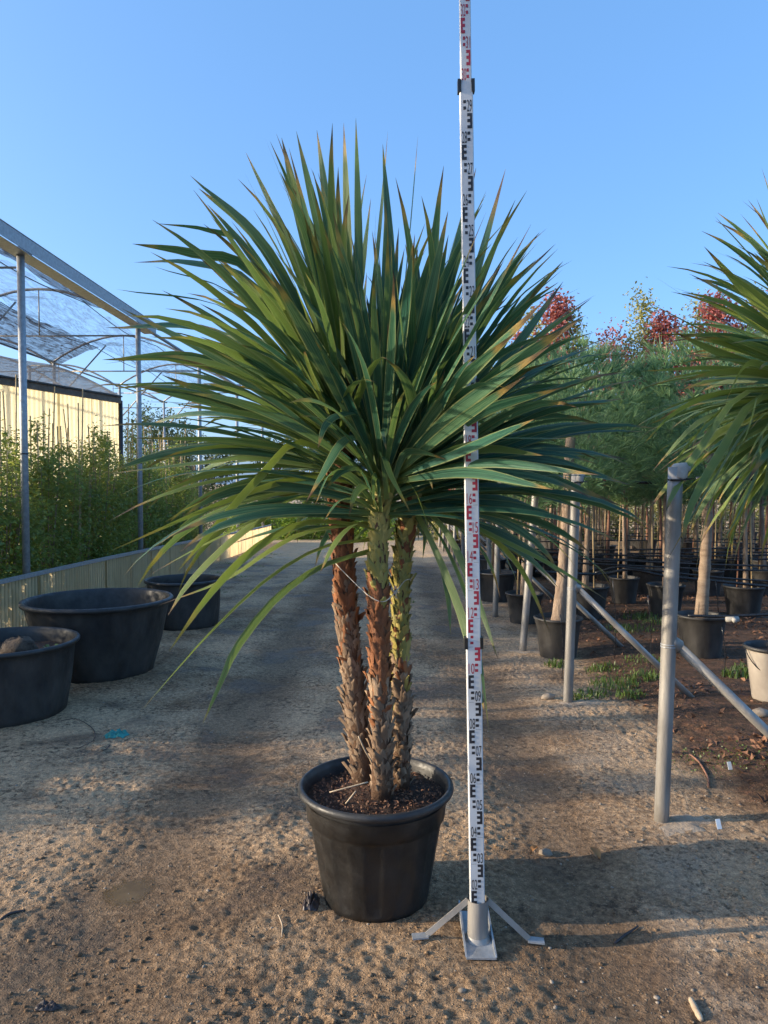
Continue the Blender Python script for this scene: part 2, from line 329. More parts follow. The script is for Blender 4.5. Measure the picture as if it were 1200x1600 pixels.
def water():
    m, nt, b, out = newmat('puddle_water')
    tc = N(nt, 'ShaderNodeTexCoord'); n = noise(nt, tc.outputs['Object'], 9, 5)
    L(nt, ramp(nt, n, [(0.35, (0.13, 0.080, 0.028)), (0.65, (0.20, 0.130, 0.055))]), b.inputs['Base Color'])
    b.inputs['Roughness'].default_value = 0.22; b.inputs['Specular IOR Level'].default_value = 0.18
    sx = N(nt, 'ShaderNodeVectorMath', operation='LENGTH'); L(nt, tc.outputs['Object'], sx.inputs[0])
    q = mathn(nt, 'ADD', sx.outputs['Value'], mathn(nt, 'MULTIPLY', mathn(nt, 'SUBTRACT', noise(nt, tc.outputs['Object'], 16, 5), 0.5), 0.14))
    tr = N(nt, 'ShaderNodeBsdfTransparent'); mx = N(nt, 'ShaderNodeMixShader'); L(nt, maprange(nt, q, 0.055, 0.125, 0.85, 0.0), mx.inputs[0])
    L(nt, tr.outputs[0], mx.inputs[1]); L(nt, b.outputs[0], mx.inputs[2]); L(nt, mx.outputs[0], out.inputs[0])
    return m
M['water'] = water()

# ------------------------------------------------------------------ mesh helpers
class MB:
    def __init__(s): s.v = []; s.f = []; s.uv = None
    def add(s, v, f):
        o = len(s.v); s.v += [tuple(p) for p in v]; s.f += [tuple(i+o for i in q) for q in f]; return s
    def box(s, lo, hi):
        (a, b, c), (d, e, g) = lo, hi
        v = [(a,b,c),(d,b,c),(d,e,c),(a,e,c),(a,b,g),(d,b,g),(d,e,g),(a,e,g)]
        return s.add(v, [(0,3,2,1),(4,5,6,7),(0,1,5,4),(1,2,6,5),(2,3,7,6),(3,0,4,7)])
    def bar(s, p, q, w, h, up=(0, 0, 1)):
        p = Vector(p); q = Vector(q); d = (q-p).normalized(); u = Vector(up)
        sd = d.cross(u)
        if sd.length < 1e-3: sd = d.cross(Vector((1, 0, 0)))
        sd.normalize(); u = sd.cross(d).normalized(); v = []
        for c in (p, q):
            for a, b in ((-1,-1),(1,-1),(1,1),(-1,1)): v.append(c+sd*a*w/2+u*b*h/2)
        return s.add(v, [(3,2,1,0),(4,5,6,7),(0,1,5,4),(1,2,6,5),(2,3,7,6),(3,0,4,7)])
    def tube(s, pts, rad, n=8, cap=True):
        pts = [Vector(p) for p in pts]; k = len(pts)
        if not hasattr(rad, '__len__'): rad = [rad]*k
        v = []; f = []; ref = None
        for i, p in enumerate(pts):
            t = (pts[min(i+1, k-1)]-pts[max(i-1, 0)]).normalized()
            if ref is None:
                ref = Vector((0, 0, 1)) if abs(t.z) < 0.9 else Vector((1, 0, 0))
            a = (ref-t*ref.dot(t)).normalized(); b = t.cross(a); ref = a
            for j in range(n):
                an = 2*math.pi*j/n; v.append(p+(a*math.cos(an)+b*math.sin(an))*rad[i])
        for i in range(k-1):
            for j in range(n):
                j2 = (j+1) % n; f.append((i*n+j, i*n+j2, (i+1)*n+j2, (i+1)*n+j))
        if cap: f.append(tuple(range(n-1, -1, -1))); f.append(tuple((k-1)*n+j for j in range(n)))
        return s.add(v, f)
    def lathe(s, prof, n=32, c=(0, 0, 0), wob=None):
        v = []; f = []; k = len(prof)
        for i, (r, z) in enumerate(prof):
            for j in range(n):
                a = 2*math.pi*j/n; rr = r*(wob(a, i, z) if wob else 1)
                v.append((c[0]+rr*math.cos(a), c[1]+rr*math.sin(a), c[2]+z))
        for i in range(k-1):
            for j in range(n):
                j2 = (j+1) % n; f.append((i*n+j, i*n+j2, (i+1)*n+j2, (i+1)*n+j))
        return s.add(v, f)
    def mesh(s, name, mat, smooth=True):
        me = bpy.data.meshes.new(name); me.from_pydata(s.v, [], s.f); me.update()
        if mat is not None: me.materials.append(M[mat] if isinstance(mat, str) else mat)
        if smooth: me.polygons.foreach_set('use_smooth', [True]*len(me.polygons))
        return me
def npmesh(name, V, Fc, mat, smooth=False, uv=None):
    """bulk mesh from arrays: V (n,3), Fc (m,k)"""
    me = bpy.data.meshes.new(name); n = len(V); m, k = Fc.shape
    me.vertices.add(n); me.vertices.foreach_set('co', np.ascontiguousarray(V, dtype=np.float32).ravel())
    me.loops.add(m*k); me.loops.foreach_set('vertex_index', np.ascontiguousarray(Fc, dtype=np.int32).ravel())
    me.polygons.add(m); me.polygons.foreach_set('loop_start', np.arange(0, m*k, k, dtype=np.int32))
    me.polygons.foreach_set('loop_total', np.full(m, k, dtype=np.int32))
    me.update(calc_edges=True)
    if smooth: me.polygons.foreach_set('use_smooth', np.ones(m, dtype=bool))
    me.materials.append(M[mat]); me.validate(); return me
W = {}
def link(name, me, parent=None, at=(0, 0, 0)):
    o = bpy.data.objects.new(name, me); COL.objects.link(o); at = Vector(at); W[o.name] = at
    if parent is not None: o.parent = parent; o.location = at-W[parent.name]
    else: o.location = at
    return o
def tag(o, label=None, cat=None, group=None, kind=None):
    if label: o['label'] = label
    if cat: o['category'] = cat
    if group: o['group'] = group
    if kind: o['kind'] = kind
    return o
def thing(name, label, cat, at=(0, 0, 0), group=None):
    return tag(link(name, None, None, at), label, cat, group)
def copy_tree(root, loc, rz=0, sc=1, label=None, tilt=(0, 0)):
    def rec(o, par):
        c = o.copy(); COL.objects.link(c)
        if par is not None: c.parent = par
        for ch in o.children: rec(ch, c)
        return c
    r = rec(root, None); r.location = loc; r.rotation_euler = (tilt[0], tilt[1], rz); r.scale = (sc, sc, sc) if not hasattr(sc, '__len__') else sc
    if label: r['label'] = label
    return r
def catmull(pts, n):
    pts = [np.array(p, float) for p in pts]
    if len(pts) == 2: return [pts[0]+(pts[1]-pts[0])*t for t in np.linspace(0, 1, n)]
    ext = [2*pts[0]-pts[1]]+pts+[2*pts[-1]-pts[-2]]; k = len(pts)-1; out = []
    for t in np.linspace(0, k, n):
        i = min(int(t), k-1); u = t-i; a, b, c, d = ext[i:i+4]
        out.append(0.5*((2*b)+(c-a)*u+(2*a-5*b+4*c-d)*u*u+(3*b-a-3*c+d)*u**3))
    return out

# ------------------------------------------------------------------ the ground
def axis(segs):
    out = []
    for a, b, st in segs: out += list(np.arange(a, b, st))
    return np.array(out)
gx = axis([(-1500, -200, 260), (-200, -40, 40), (-40, -12, 4), (-12, -4.4, 0.35), (-4.4, -1.9, 0.035), (-1.9, 2.2, 0.0095), (2.2, 4.5, 0.03), (4.5, 14, 0.3), (14, 40, 4), (40, 200, 40), (200, 1501, 260)])
gy = axis([(-600, -60, 180), (-60, -4, 8), (-4, 1.0, 0.4), (1.0, 1.5, 0.06), (1.5, 4.2, 0.0095), (4.2, 7, 0.02), (7, 12, 0.05), (12, 30, 0.25), (30, 60, 3), (60, 300, 40), (300, 2501, 440)])
GX, GY = np.meshgrid(gx, gy); GZ = terrain(GX.ravel(), GY.ravel())
V = np.column_stack([GX.ravel(), GY.ravel(), GZ]); nx, ny = len(gx), len(gy)
ii = (np.arange(ny-1)[:, None]*nx+np.arange(nx-1)[None, :]).ravel()
Fc = np.column_stack([ii, ii+1, ii+1+nx, ii+nx])
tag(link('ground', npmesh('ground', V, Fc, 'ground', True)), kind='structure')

# puddle
mb = MB(); pc = G(203, 1388); ring = []; PZ = float(np.median(terrain(pc.x+rng.uniform(-.1, .1, 200), pc.y+rng.uniform(-.12, .12, 200))))+.001
for k in range(40):
    a = 2*math.pi*k/40; r = 1+0.28*math.sin(2*a+0.6)+0.16*math.sin(5*a+1)+0.09*math.sin(9*a)
    ring.append((0.13*r*math.cos(a), 0.16*r*math.sin(a), 0))
mb.add(ring+[(0, 0, 0)], [(k, (k+1) % 40, 40) for k in range(40)])
tag(link('puddle', mb.mesh('puddle', 'water'), None, (pc.x, pc.y, PZ)), 'small brown puddle in the muddy drive', None, kind='structure')

# ------------------------------------------------------------------ gravel, leaf litter, weeds (uncountable)
def scatter(n, fx, fy, dens):
    xs = []; ys = []
    while len(xs) < n:
        x = rng.uniform(*fx, 4000); y = fy[0]+(fy[1]-fy[0])*rng.uniform(0, 1, 4000)**1.7
        k = rng.uniform(0, 1, 4000) < dens(x, y); xs += list(x[k]); ys += list(y[k])
    return np.array(xs[:n]), np.array(ys[:n])
ico_v = []; t_ = (1+5**0.5)/2
for a, b in ((-1, t_), (1, t_), (-1, -t_), (1, -t_)): ico_v += [(a, b, 0)]
for a, b in ((-1, t_), (1, t_), (-1, -t_), (1, -t_)): ico_v += [(0, a, b)]
for a, b in ((t_, -1), (t_, 1), (-t_, -1), (-t_, 1)): ico_v += [(a, 0, b)]
ico_v = np.array(ico_v)/1.9
ico_f = np.array([(0,11,5),(0,5,1),(0,1,7),(0,7,10),(0,10,11),(1,5,9),(5,11,4),(11,10,2),(10,7,6),(7,1,8),(3,9,4),(3,4,2),(3,2,6),(3,6,8),(3,8,9),(4,9,5),(2,4,11),(6,2,10),(8,6,7),(9,8,1)])
def pebbles(name, n, fx, fy, dens, smin, smax, mat, label):
    x, y = scatter(n, fx, fy, dens); z = terrain(x, y)
    s = smin*(smax/smin)**(rng.uniform(0, 1, n)**2.6)
    v = ico_v[None]*(1+0.35*(rng.uniform(-1, 1, (n, 12, 1))))
    v = v*s[:, None, None]*np.stack([rng.uniform(.7, 1.3, n), rng.uniform(.6, 1.1, n), rng.uniform(.4, .8, n)], 1)[:, None]
    a = rng.uniform(0, 6.28, n); ca, sa = np.cos(a)[:, None], np.sin(a)[:, None]
    vx = v[..., 0]*ca-v[..., 1]*sa; vy = v[..., 0]*sa+v[..., 1]*ca
    Vv = np.stack([vx+x[:, None], vy+y[:, None], v[..., 2]+(z+s*0.12)[:, None]], -1).reshape(-1, 3)
    Ff = (ico_f[None]+12*np.arange(n)[:, None, None]).reshape(-1, 3)
    return tag(link(name, npmesh(name, Vv, Ff, mat)), label, 'gravel', kind='stuff')
def dens_road(x, y):
    d = 0.22+0.9*sstep(0.5, 0.75, fbm(x*1.3, y*1.3, 3, 61))+0.7*np.exp(-((x-1.35)/0.35)**2)
    return np.clip(d, 0, 1)*(np.hypot(x, y-2.98) > 0.24)
pebbles('gravel', 6500, (-3.4, 2.2), (1.35, 9.5), dens_road, 0.002, 0.009, 'stone', 'loose pale gravel and crumbs lying on the drive')
def dens_clod(x, y): return np.clip(0.06+np.exp(-((x+0.3)/0.45)**2)*np.exp(-((y-1.9)/0.5)**2)+0.5*sstep(.5, .7, fbm(x*2, y*2, 2, 63)), 0, 1)*(np.hypot(x, y-2.98) > 0.24)
pebbles('mud_crumbs', 4000, (-1.6, 1.7), (1.3, 3.6), dens_clod, 0.003, 0.012, 'ground', 'small crumbs of brown mud on the near drive')

def leaf_cards(pos, nrm, size, asp, roll=None, fold=0.25):
    """rhombic leaves, each folded along its midrib: 4 verts, 2 tris"""
    n = len(pos); d = rng.normal(size=(n, 3)); d -= nrm*(d*nrm).sum(1)[:, None]*0.85
    d /= np.linalg.norm(d, axis=1)[:, None]+1e-9; s = np.cross(d, nrm); s /= np.linalg.norm(s, axis=1)[:, None]+1e-9
    u = np.cross(s, d); L_ = size[:, None]; Wd = (size*asp)[:, None]
    a = pos-d*L_*0.5; b = pos+d*L_*0.5-u*L_*0.12; c = pos+s*Wd*0.5+u*Wd*fold; e = pos-s*Wd*0.5+u*Wd*fold
    V = np.stack([a, c, b, e], 1).reshape(-1, 3); o = 4*np.arange(n)[:, None]
    Fc = np.concatenate([np.column_stack([o, o+1, o+2]), np.column_stack([o, o+2, o+3])], 1).reshape(-1, 3)
    return V, Fc
def unit(n):
    v = rng.normal(size=(n, 3)); return v/np.linalg.norm(v, axis=1)[:, None]
n = 9000
x, y = scatter(n, (1.5, 9), (3.0, 16), lambda x, y: np.clip(sstep(1.6, 2.2, x+0.5*(fbm(x, y, 2, 9)-.5))*(0.15+sstep(.42, .62, fbm(x*1.4, y*1.4, 3, 71))), 0, 1))
pos = np.column_stack([x, y, terrain(x, y)+0.012]); nr = np.array([0, 0, 1])+0.5*rng.normal(size=(n, 3)); nr /= np.linalg.norm(nr, axis=1)[:, None]
V, Fc = leaf_cards(pos, nr, rng.uniform(.025, .07, n), 0.5)
tag(link('leaf_litter', npmesh('leaf_litter', V, Fc, 'litter')), 'reddish brown dry leaves strewn over the planting bed', 'leaf litter', kind='stuff')
def blades(name, spots, mat, label, cat):
    Vs = []; Fs = []; c = 0
    for (x, y, r, k, h) in spots:
        rr = r*np.sqrt(rng.uniform(0, 1, k)); a = rng.uniform(0, 6.28, k)
        bx = x+rr*np.cos(a); by = y+rr*np.sin(a)*0.8; bz = terrain(bx, by)-0.005
        hh = h*rng.uniform(.4, 1.15, k)*(1-0.4*rr/r); an = rng.uniform(0, 6.28, k); ln = rng.uniform(.1, .9, k)
        dx, dy = np.cos(an), np.sin(an); wv = rng.uniform(.002, .006, k)
        b0 = np.column_stack([bx-dy*wv, by+dx*wv, bz]); b1 = np.column_stack([bx+dy*wv, by-dx*wv, bz])
        m0 = np.column_stack([bx+dx*hh*ln*.35-dy*wv, by+dy*hh*ln*.35+dx*wv, bz+hh*.65]); m1 = m0+np.column_stack([2*dy*wv, -2*dx*wv, 0*wv])
        tp = np.column_stack([bx+dx*hh*ln, by+dy*hh*ln, bz+hh*(1-.35*ln)])
        Vs.append(np.stack([b0, b1, m1, m0, tp], 1).reshape(-1, 3)); o = c+5*np.arange(k)[:, None]
        Fs.append(np.concatenate([np.column_stack([o, o+1, o+2]), np.column_stack([o, o+2, o+3]), np.column_stack([o+3, o+2, o+4])], 1).reshape(-1, 3)); c += 5*k
    return tag(link(name, npmesh(name, np.concatenate(Vs), np.concatenate(Fs), mat)), label, cat, kind='stuff')
sp = []
for px, py, r, k, h in ((925,1085,.16,130,.07),(960,1072,.20,170,.11),(1005,1060,.14,110,.12),(940,1045,.16,110,.09),(985,1087,.13,120,.08),(905,1090,.10,90,.06),(1010,1032,.2,110,.08),(970,1050,.3,120,.05),
                        (870,1040,.12,100,.10),(1000,965,.25,110,.13),(1075,1010,.2,120,.12),(1150,1055,.12,110,.12),(1165,1045,.1,70,.10),(1110,1190,.3,150,.025),(1160,1180,.3,150,.025),(985,985,.3,130,.12),(1040,975,.3,120,.12)):
    g = G(px, py); sp.append((g.x, g.y, r, k, h))
blades('weeds', sp, 'weed', 'short green weeds growing among the leaf litter of the bed', 'weeds')
sp = []
for px, py in ((330,925),(345,905),(372,890),(395,885),(360,880),(410,872),(385,870),(402,862),(350,895),(375,902),(425,866),(640,940)):
    g = G(px, py); sp.append((g.x, g.y, .3 if px < 600 else .1, 90 if px < 600 else 40, .05))
blades('grass_verge', sp, 'weed', 'thin grass along the foot of the corrugated fence', 'grass')

# ------------------------------------------------------------------ shade house (left): posts, gutter, arches, nets
FX = -4.30; PX_ = -4.40
posts_y = [0.75, 4.73, 8.73, 12.72, 16.7, 20.7, 24.7]
sh = thing('shade_house', 'galvanised shade house frame with low arches and torn dark netting beside the fence', 'shade house', (PX_, 8.73, 0))
def W0(name, mb, mat, parent, smooth=True): return link(name, mb.mesh(name, mat, smooth), parent, (0, 0, 0))
for y in posts_y:
    z0 = gz(PX_, y)-0.1
    o = W0('post', MB().tube([(PX_, y, z0), (PX_, y, 4.40)], 0.043, 14), 'galv', sh)
    W0('bracket', MB().box((PX_-0.03, y-0.05, 4.36), (PX_+0.115, y+0.05, 4.455)), 'galv', sh, False)
    c = W0('clamp', MB().tube([(PX_, y, 2.02), (PX_, y, 2.035)], 0.047, 14), 'pipe', o)
g = MB()     # open gutter channel: outer face, bottom, inner face
g.box((PX_+0.12, -1, 4.38), (PX_+0.126, 13.3, 4.535)); g.box((PX_-0.09, -1, 4.364), (PX_+0.119, 13.3, 4.37)); g.box((PX_-0.096, -1, 4.371), (PX_-0.09, 13.3, 4.50))
g.box((PX_+0.095, -1, 4.5455), (PX_+0.126, 13.3, 4.551))
W0('gutter', g, 'galv', sh, False)
W0('eave_pipe', MB().tube([(PX_, 13.2, 4.42), (PX_, 24.8, 4.42)], 0.03, 10), 'galv', sh)
BAY = 3.3
for y in posts_y:
    for b_ in range(2):
        xa = PX_-0.06-b_*BAY; xb = xa-BAY; pts = []
        for k in range(15):
            t = k/14; pts.append((xa+(xb-xa)*t, y, 4.40+0.62*math.sin(math.pi*t)**0.9))
        W0('arch', MB().tube(pts, 0.024, 8), 'galv_old', sh)
        W0('tie_rod', MB().tube([(xa, y, 4.22), (xb, y, 4.22)], 0.014, 6), 'galv_old', sh)
        W0('strut', MB().tube([((xa+xb)/2, y, 4.225), ((xa+xb)/2, y, 5.0)], 0.012, 6), 'galv_old', sh)
        W0('diagonal_brace', MB().tube([(xb+0.1, y, 3.55), (xb+1.25, y, 4.80)], 0.018, 6), 'galv_old', sh)
for b_ in range(1, 3):
    for y in posts_y[1:]:
        W0('inner_post', MB().tube([(PX_-b_*BAY, y, gz(-8, y)-0.1), (PX_-b_*BAY, y, 4.40)], 0.035, 10), 'galv', sh)
    W0('purlin', MB().tube([(PX_-b_*BAY, 0.7, 4.42), (PX_-b_*BAY, 25, 4.42)], 0.022, 8), 'galv_old', sh)
for xx, zz in ((PX_-0.95, 4.79), (PX_-BAY+0.9, 4.80)):
    pts = [(xx+0.03*math.sin(y*1.1), y, zz-0.10*math.sin(math.pi*((y-0.73) % 3.99)/3.99)) for y in np.arange(0.73, 24.8, 0.5)]
    W0('net_cord', MB().tube(pts, 0.008, 5), 'pipe', sh)
def netstrip(name, x0, z0, x1, z1, sag, mat, y0=0.7, y1=24.7, frill=0.05, seed=3):
    ny_, nx_ = 120, 12; V = []; Fq = []
    for i in range(ny_+1):
        y = y0+(y1-y0)*i/ny_; ph = ((y-0.73) % 3.99)/3.99
        for j in range(nx_+1):
            t = j/nx_; sg = sag*math.sin(math.pi*ph)*(0.25+math.sin(math.pi*t))
            x = x0+(x1-x0)*t+0.05*math.sin(y*1.7+seed)*t
            z = z0+(z1-z0)*math.sin(t*math.pi/2)-sg+frill*(float(vnoise(np.array([y*3]), np.array([t*7.0]), seed)[0])-0.5)
            V.append((x, y, z))
    for i in range(ny_):
        for j in range(nx_):
            a = i*(nx_+1)+j; Fq.append((a, a+1, a+nx_+2, a+nx_+1))
    return link(name, npmesh(name, np.array(V), np.array(Fq), mat, True), sh, (0, 0, 0))
netstrip('shade_net', PX_-0.08, 4.47, PX_-0.95, 4.80, 0.10, 'net', y1=13.0)
netstrip('shade_net', PX_-BAY+0.02, 4.44, PX_-BAY+0.95, 4.80, 0.12, 'net', y1=17.0, seed=8)
netstrip('shade_net', PX_-0.98, 4.82, PX_-BAY+0.98, 4.84, 0.22, 'net_thin', y0=8.7, seed=14, frill=0.12)

# ------------------------------------------------------------------ corrugated fence
fen = thing('corrugated_fence', 'low corrugated translucent fence with a grey steel top rail along the drive', 'fence', (FX, 8, 0))
y = 1.0; k = 0
while y < 25.6:
    y1 = min(y+1.06, 25.7); n_ = int((y1-y)/0.0127); V = []; Fq = []
    off = rng.uniform(-0.006, 0.006); low = rng.uniform(-0.02, 0.03); tp = 0.60
    for i in range(n_+1):
        yy = y+(y1-y)*i/n_; zb = gz(FX, yy)
        cx = FX+off+0.019*math.sin(2*math.pi*yy/0.076)
        V += [(cx, yy, zb+low-0.03), (cx+0.004*math.sin(yy*7+k), yy, zb+0.3), (cx, yy, float(base_z(FX, yy))+tp)]
    for i in range(n_):
        a = 3*i; Fq += [(a, a+3, a+4, a+1), (a+1, a+4, a+5, a+2)]
    link('panel', npmesh('fence_panel', np.array(V), np.array(Fq), 'fence', True), fen, (0, 0, 0)); y += 1.03; k += 1
rl = MB(); ys = np.arange(1.0, 25.8, 0.6)
for a, b in zip(ys[:-1], ys[1:]):
    rl.bar((FX+0.002, a, float(base_z(FX, a))+0.615), (FX+0.002, b, float(base_z(FX, b))+0.615), 0.05, 0.045)
W0('top_rail', rl, 'galv', fen, False)
for yy in np.arange(1.6, 25.7, 1.03):
    W0('fixing_strip', MB().box((FX+0.026, yy-0.02, gz(FX, yy)), (FX+0.031, yy+0.02, gz(FX, yy)+0.585)), 'fence', fen, False)

# ------------------------------------------------------------------ yellow fibreglass shed behind the shrubs
a0 = Vector((-7.9, 9.9)); a1 = Vector((-5.95, 15.9)); dv = (a1-a0); ln = dv.length; dv.normalize(); nv = Vector((dv.y, -dv.x))
shed = thing('shed', 'open shed with pale yellow fibreglass wall and grey netted roof behind the shrubs', 'shed', (a1.x, a1.y, gz(a1.x, a1.y)))
EV = 3.42
s_ = 0.0
while s_ < ln-0.05:
    e_ = min(s_+0.95, ln); n_ = max(4, int((e_-s_)/0.02)); V = []; Fq = []; jit = rng.uniform(-.008, .008)
    for i in range(n_+1):
        q = s_+(e_-s_)*i/n_; p = a0+dv*q+nv*(0.018*math.sin(2*math.pi*q/0.12)+jit)
        V += [(p.x, p.y, -0.25), (p.x, p.y, EV)]
    for i in range(n_): Fq.append((2*i, 2*i+2, 2*i+3, 2*i+1))
    link('wall_panel', npmesh('shed_wall_panel', np.array(V), np.array(Fq), 'shedwall', True), shed, (0, 0, 0)); s_ += 0.91
f = a0+nv*0.05; f1 = a1+nv*0.05
W0('fascia', MB().bar((f.x, f.y, EV+0.06), (f1.x, f1.y, EV+0.05), 0.06, 0.13), 'fascia', shed, False)
W0('eave_strip', MB().bar((f.x+nv.x*.04, f.y+nv.y*.04, EV+0.13), (f1.x+nv.x*.04, f1.y+nv.y*.04, EV+0.13), 0.05, 0.03), 'black', shed, False)
V = []; Fq = []; nu, nw = 24, 14
for i in range(nu+1):
    q = ln*i/nu
    for j in range(nw+1):
        t = j/nw; p = a0+dv*q-nv*(2.4*t-0.08); sag = 0.06*math.sin(math.pi*((q/2.3) % 1))
        V.append((p.x, p.y, EV+0.14+0.85*math.sin(t*math.pi/2)*(1-0.12*(1-abs(1-2*((q/ln))))) - sag*math.sin(math.pi*t)))
for i in range(nu):
    for j in range(nw): a = i*(nw+1)+j; Fq.append((a, a+1, a+nw+2, a+nw+1))
link('net_roof', npmesh('shed_net_roof', np.array(V), np.array(Fq), 'net_grey', True), shed, (0, 0, 0))
for q in np.linspace(0, ln, 5):
    pts = []
    for t in np.linspace(0, 1, 9):
        p = a0+dv*q-nv*(2.4*t-0.05); pts.append((p.x, p.y, EV+0.10+0.82*math.sin(t*math.pi/2)))
    W0('rafter', MB().tube(pts, 0.02, 6), 'galv_old', shed)
    p = a0+dv*q-nv*2.4; W0('rear_post', MB().tube([(p.x, p.y, -0.4), (p.x, p.y, EV+0.92)], 0.035, 8), 'galv_old', shed)
p = a1+nv*0.02; W0('corner_post', MB().tube([(p.x, p.y+0.05, -0.4), (p.x, p.y+0.05, EV+0.05)], 0.06, 10), 'black', shed)

# ------------------------------------------------------------------ shrubs with bamboo stakes
def foliage(nclump, nleaf, rx, ry, z0, z1, size, asp, droop=0.5, shape=None, spread=0.16):
    cz = rng.uniform(0, 1, nclump); a = rng.uniform(0, 6.28, nclump); rr = rng.uniform(0, 1, nclump)**0.5
    sh_ = shape(cz) if shape else np.ones(nclump)
    c = np.column_stack([rx*rr*sh_*np.cos(a), ry*rr*sh_*np.sin(a), z0+(z1-z0)*cz])
    ci = rng.integers(0, nclump, nleaf); r = rng.normal(size=(nleaf, 3))*spread*np.array([1, 1, 1.25])
    pos = c[ci]+r; nr = np.column_stack([rng.normal(size=nleaf)*droop, rng.normal(size=nleaf)*droop, np.ones(nleaf)]); nr += 0.5*r/ (spread+1e-6)*0.5
    nr /= np.linalg.norm(nr, axis=1)[:, None]
    pos[:, 2] = np.maximum(pos[:, 2], 0.02)
    return leaf_cards(pos, nr, size*rng.uniform(.6, 1.25, nleaf), asp)
shrubs = []
for k in range(5):
    root = thing('shrub', 'leafy green shrub standing among bamboo stakes behind the corrugated fence', 'shrub', (0, 0, 0), 'shrubs behind the corrugated fence')
    h = [2.05, 1.85, 2.2, 1.95, 1.7][k]
    V, Fc = foliage(40, 3300, 0.42, 0.42, 0.12, h-0.15, 0.075, 0.45, 0.8, lambda c: 1.05-0.45*c**2, 0.13)
    V2, F2 = foliage(7, 330, 0.33, 0.33, h-0.2, h+0.45, 0.07, 0.42, 0.9, lambda c: 1-0.6*c, 0.07)
    Fa = np.concatenate([Fc, F2+len(V)]); Va = np.concatenate([V, V2])
    link('foliage', npmesh('shrub_foliage', Va, Fa, 'shrub'), root, (0, 0, 0))
    st = MB()
    for q in range(7):
        a = rng.uniform(0, 6.28); r0 = 0.05; r1 = rng.uniform(.1, .34)
        st.tube([(r0*math.cos(a), r0*math.sin(a), -0.05), (r1*.6*math.cos(a), r1*.6*math.sin(a), h*.5), (r1*math.cos(a), r1*math.sin(a), h+rng.uniform(-.3, .3))], [.012, .008, .003], 5)
    link('stem', st.mesh('shrub_stem', 'pinebark'), root, (0, 0, 0)); shrubs.append(root)
spots = []
for y in np.arange(3.4, 18.4, 0.62):
    spots.append((-5.16+rng.uniform(-.10, .08), y+rng.uniform(-.12, .12)))
for y in np.arange(5.4, 18.4, 0.75):
    spots.append((-6.0+rng.uniform(-.15, .15), y+rng.uniform(-.2, .2)))
for y in np.arange(16.4, 18.5, 0.9):
    spots.append((-7.2+rng.uniform(-.3, .3), y+rng.uniform(-.2, .2)))
for y in np.arange(18.9, 25.2, 0.7):
    spots.append((-7.0+rng.uniform(-.3, .3), y))

for i, (x, y) in enumerate(spots):
    near = 0.80 if y < 6.6 else 0.36 if y > 18.7 else 1.0
    sc = rng.uniform(.88, 1.12)*near
    lbl, grp = (('leafy green shrub in the row directly behind the corrugated fence', 'shrubs directly behind the fence') if x > -5.5 else ('leafy green shrub in the second row, under the yellow shed wall', 'shrubs in the second row')) if y < 18.7 else ('low leafy shrub behind the far end of the corrugated fence', 'low shrubs at the far end of the fence')
    if i < 5: o = shrubs[i]; o.location = (x, y, gz(x, y)); o.rotation_euler.z = rng.uniform(0, 6.28); o.scale = (sc, sc, sc)
    else: o = copy_tree(shrubs[i % 5], (x, y, gz(x, y)), rng.uniform(0, 6.28), (sc*1.02, sc*1.02, sc*rng.uniform(.9, 1.1)))
    o['label'] = lbl; o['group'] = grp
def stake_mesh(h):
    mb = MB(); z = 0; pts = []; rd = []
    while z < h:
        for dz, r in ((0, .0135), (0.006, .016), (0.018, .0165), (0.026, .0135)):
            pts.append((0.004*math.sin(z*3), 0, z+dz)); rd.append(r*(1-0.25*z/h))
        z += 0.24
    return mb.tube(pts, rd, 6).mesh('bamboo_stake', 'wood')
sm = [stake_mesh(h) for h in (2.8, 3.05, 3.3)]
ns = 0
def stake(x, y, s=None, tilt=(0, 0)):
    global ns
    o = link('bamboo_stake', sm[ns % 3], None, (x, y, gz(x, y)-0.1)); ns += 1
    o.rotation_euler = (tilt[0], tilt[1], rng.uniform(0, 6))
    if x > -5.5: tag(o, 'thin bamboo stake rising from the shrub row directly behind the corrugated fence', 'stake', 'bamboo stakes in the front shrub row')
    else: tag(o, 'thin bamboo stake rising from the second shrub row near the yellow shed', 'stake', 'bamboo stakes in the second shrub row')
    if s: o.scale = (1, 1, s)
for i, (x, y) in enumerate(spots):
    if (y < 6.5 and i % 2) or y > 18.7: continue
    stake(x+rng.uniform(-.12, .12), y+rng.uniform(-.15, .15), rng.uniform(.92, 1.12), (rng.normal()*.025, rng.normal()*.025))
for y in np.arange(8.0, 18.6, 0.27):
    x = rng.uniform(-6.6, -4.8); stake(x, y+rng.uniform(-.3, .3), rng.uniform(.92, 1.15), (rng.normal()*.035, rng.normal()*.035))

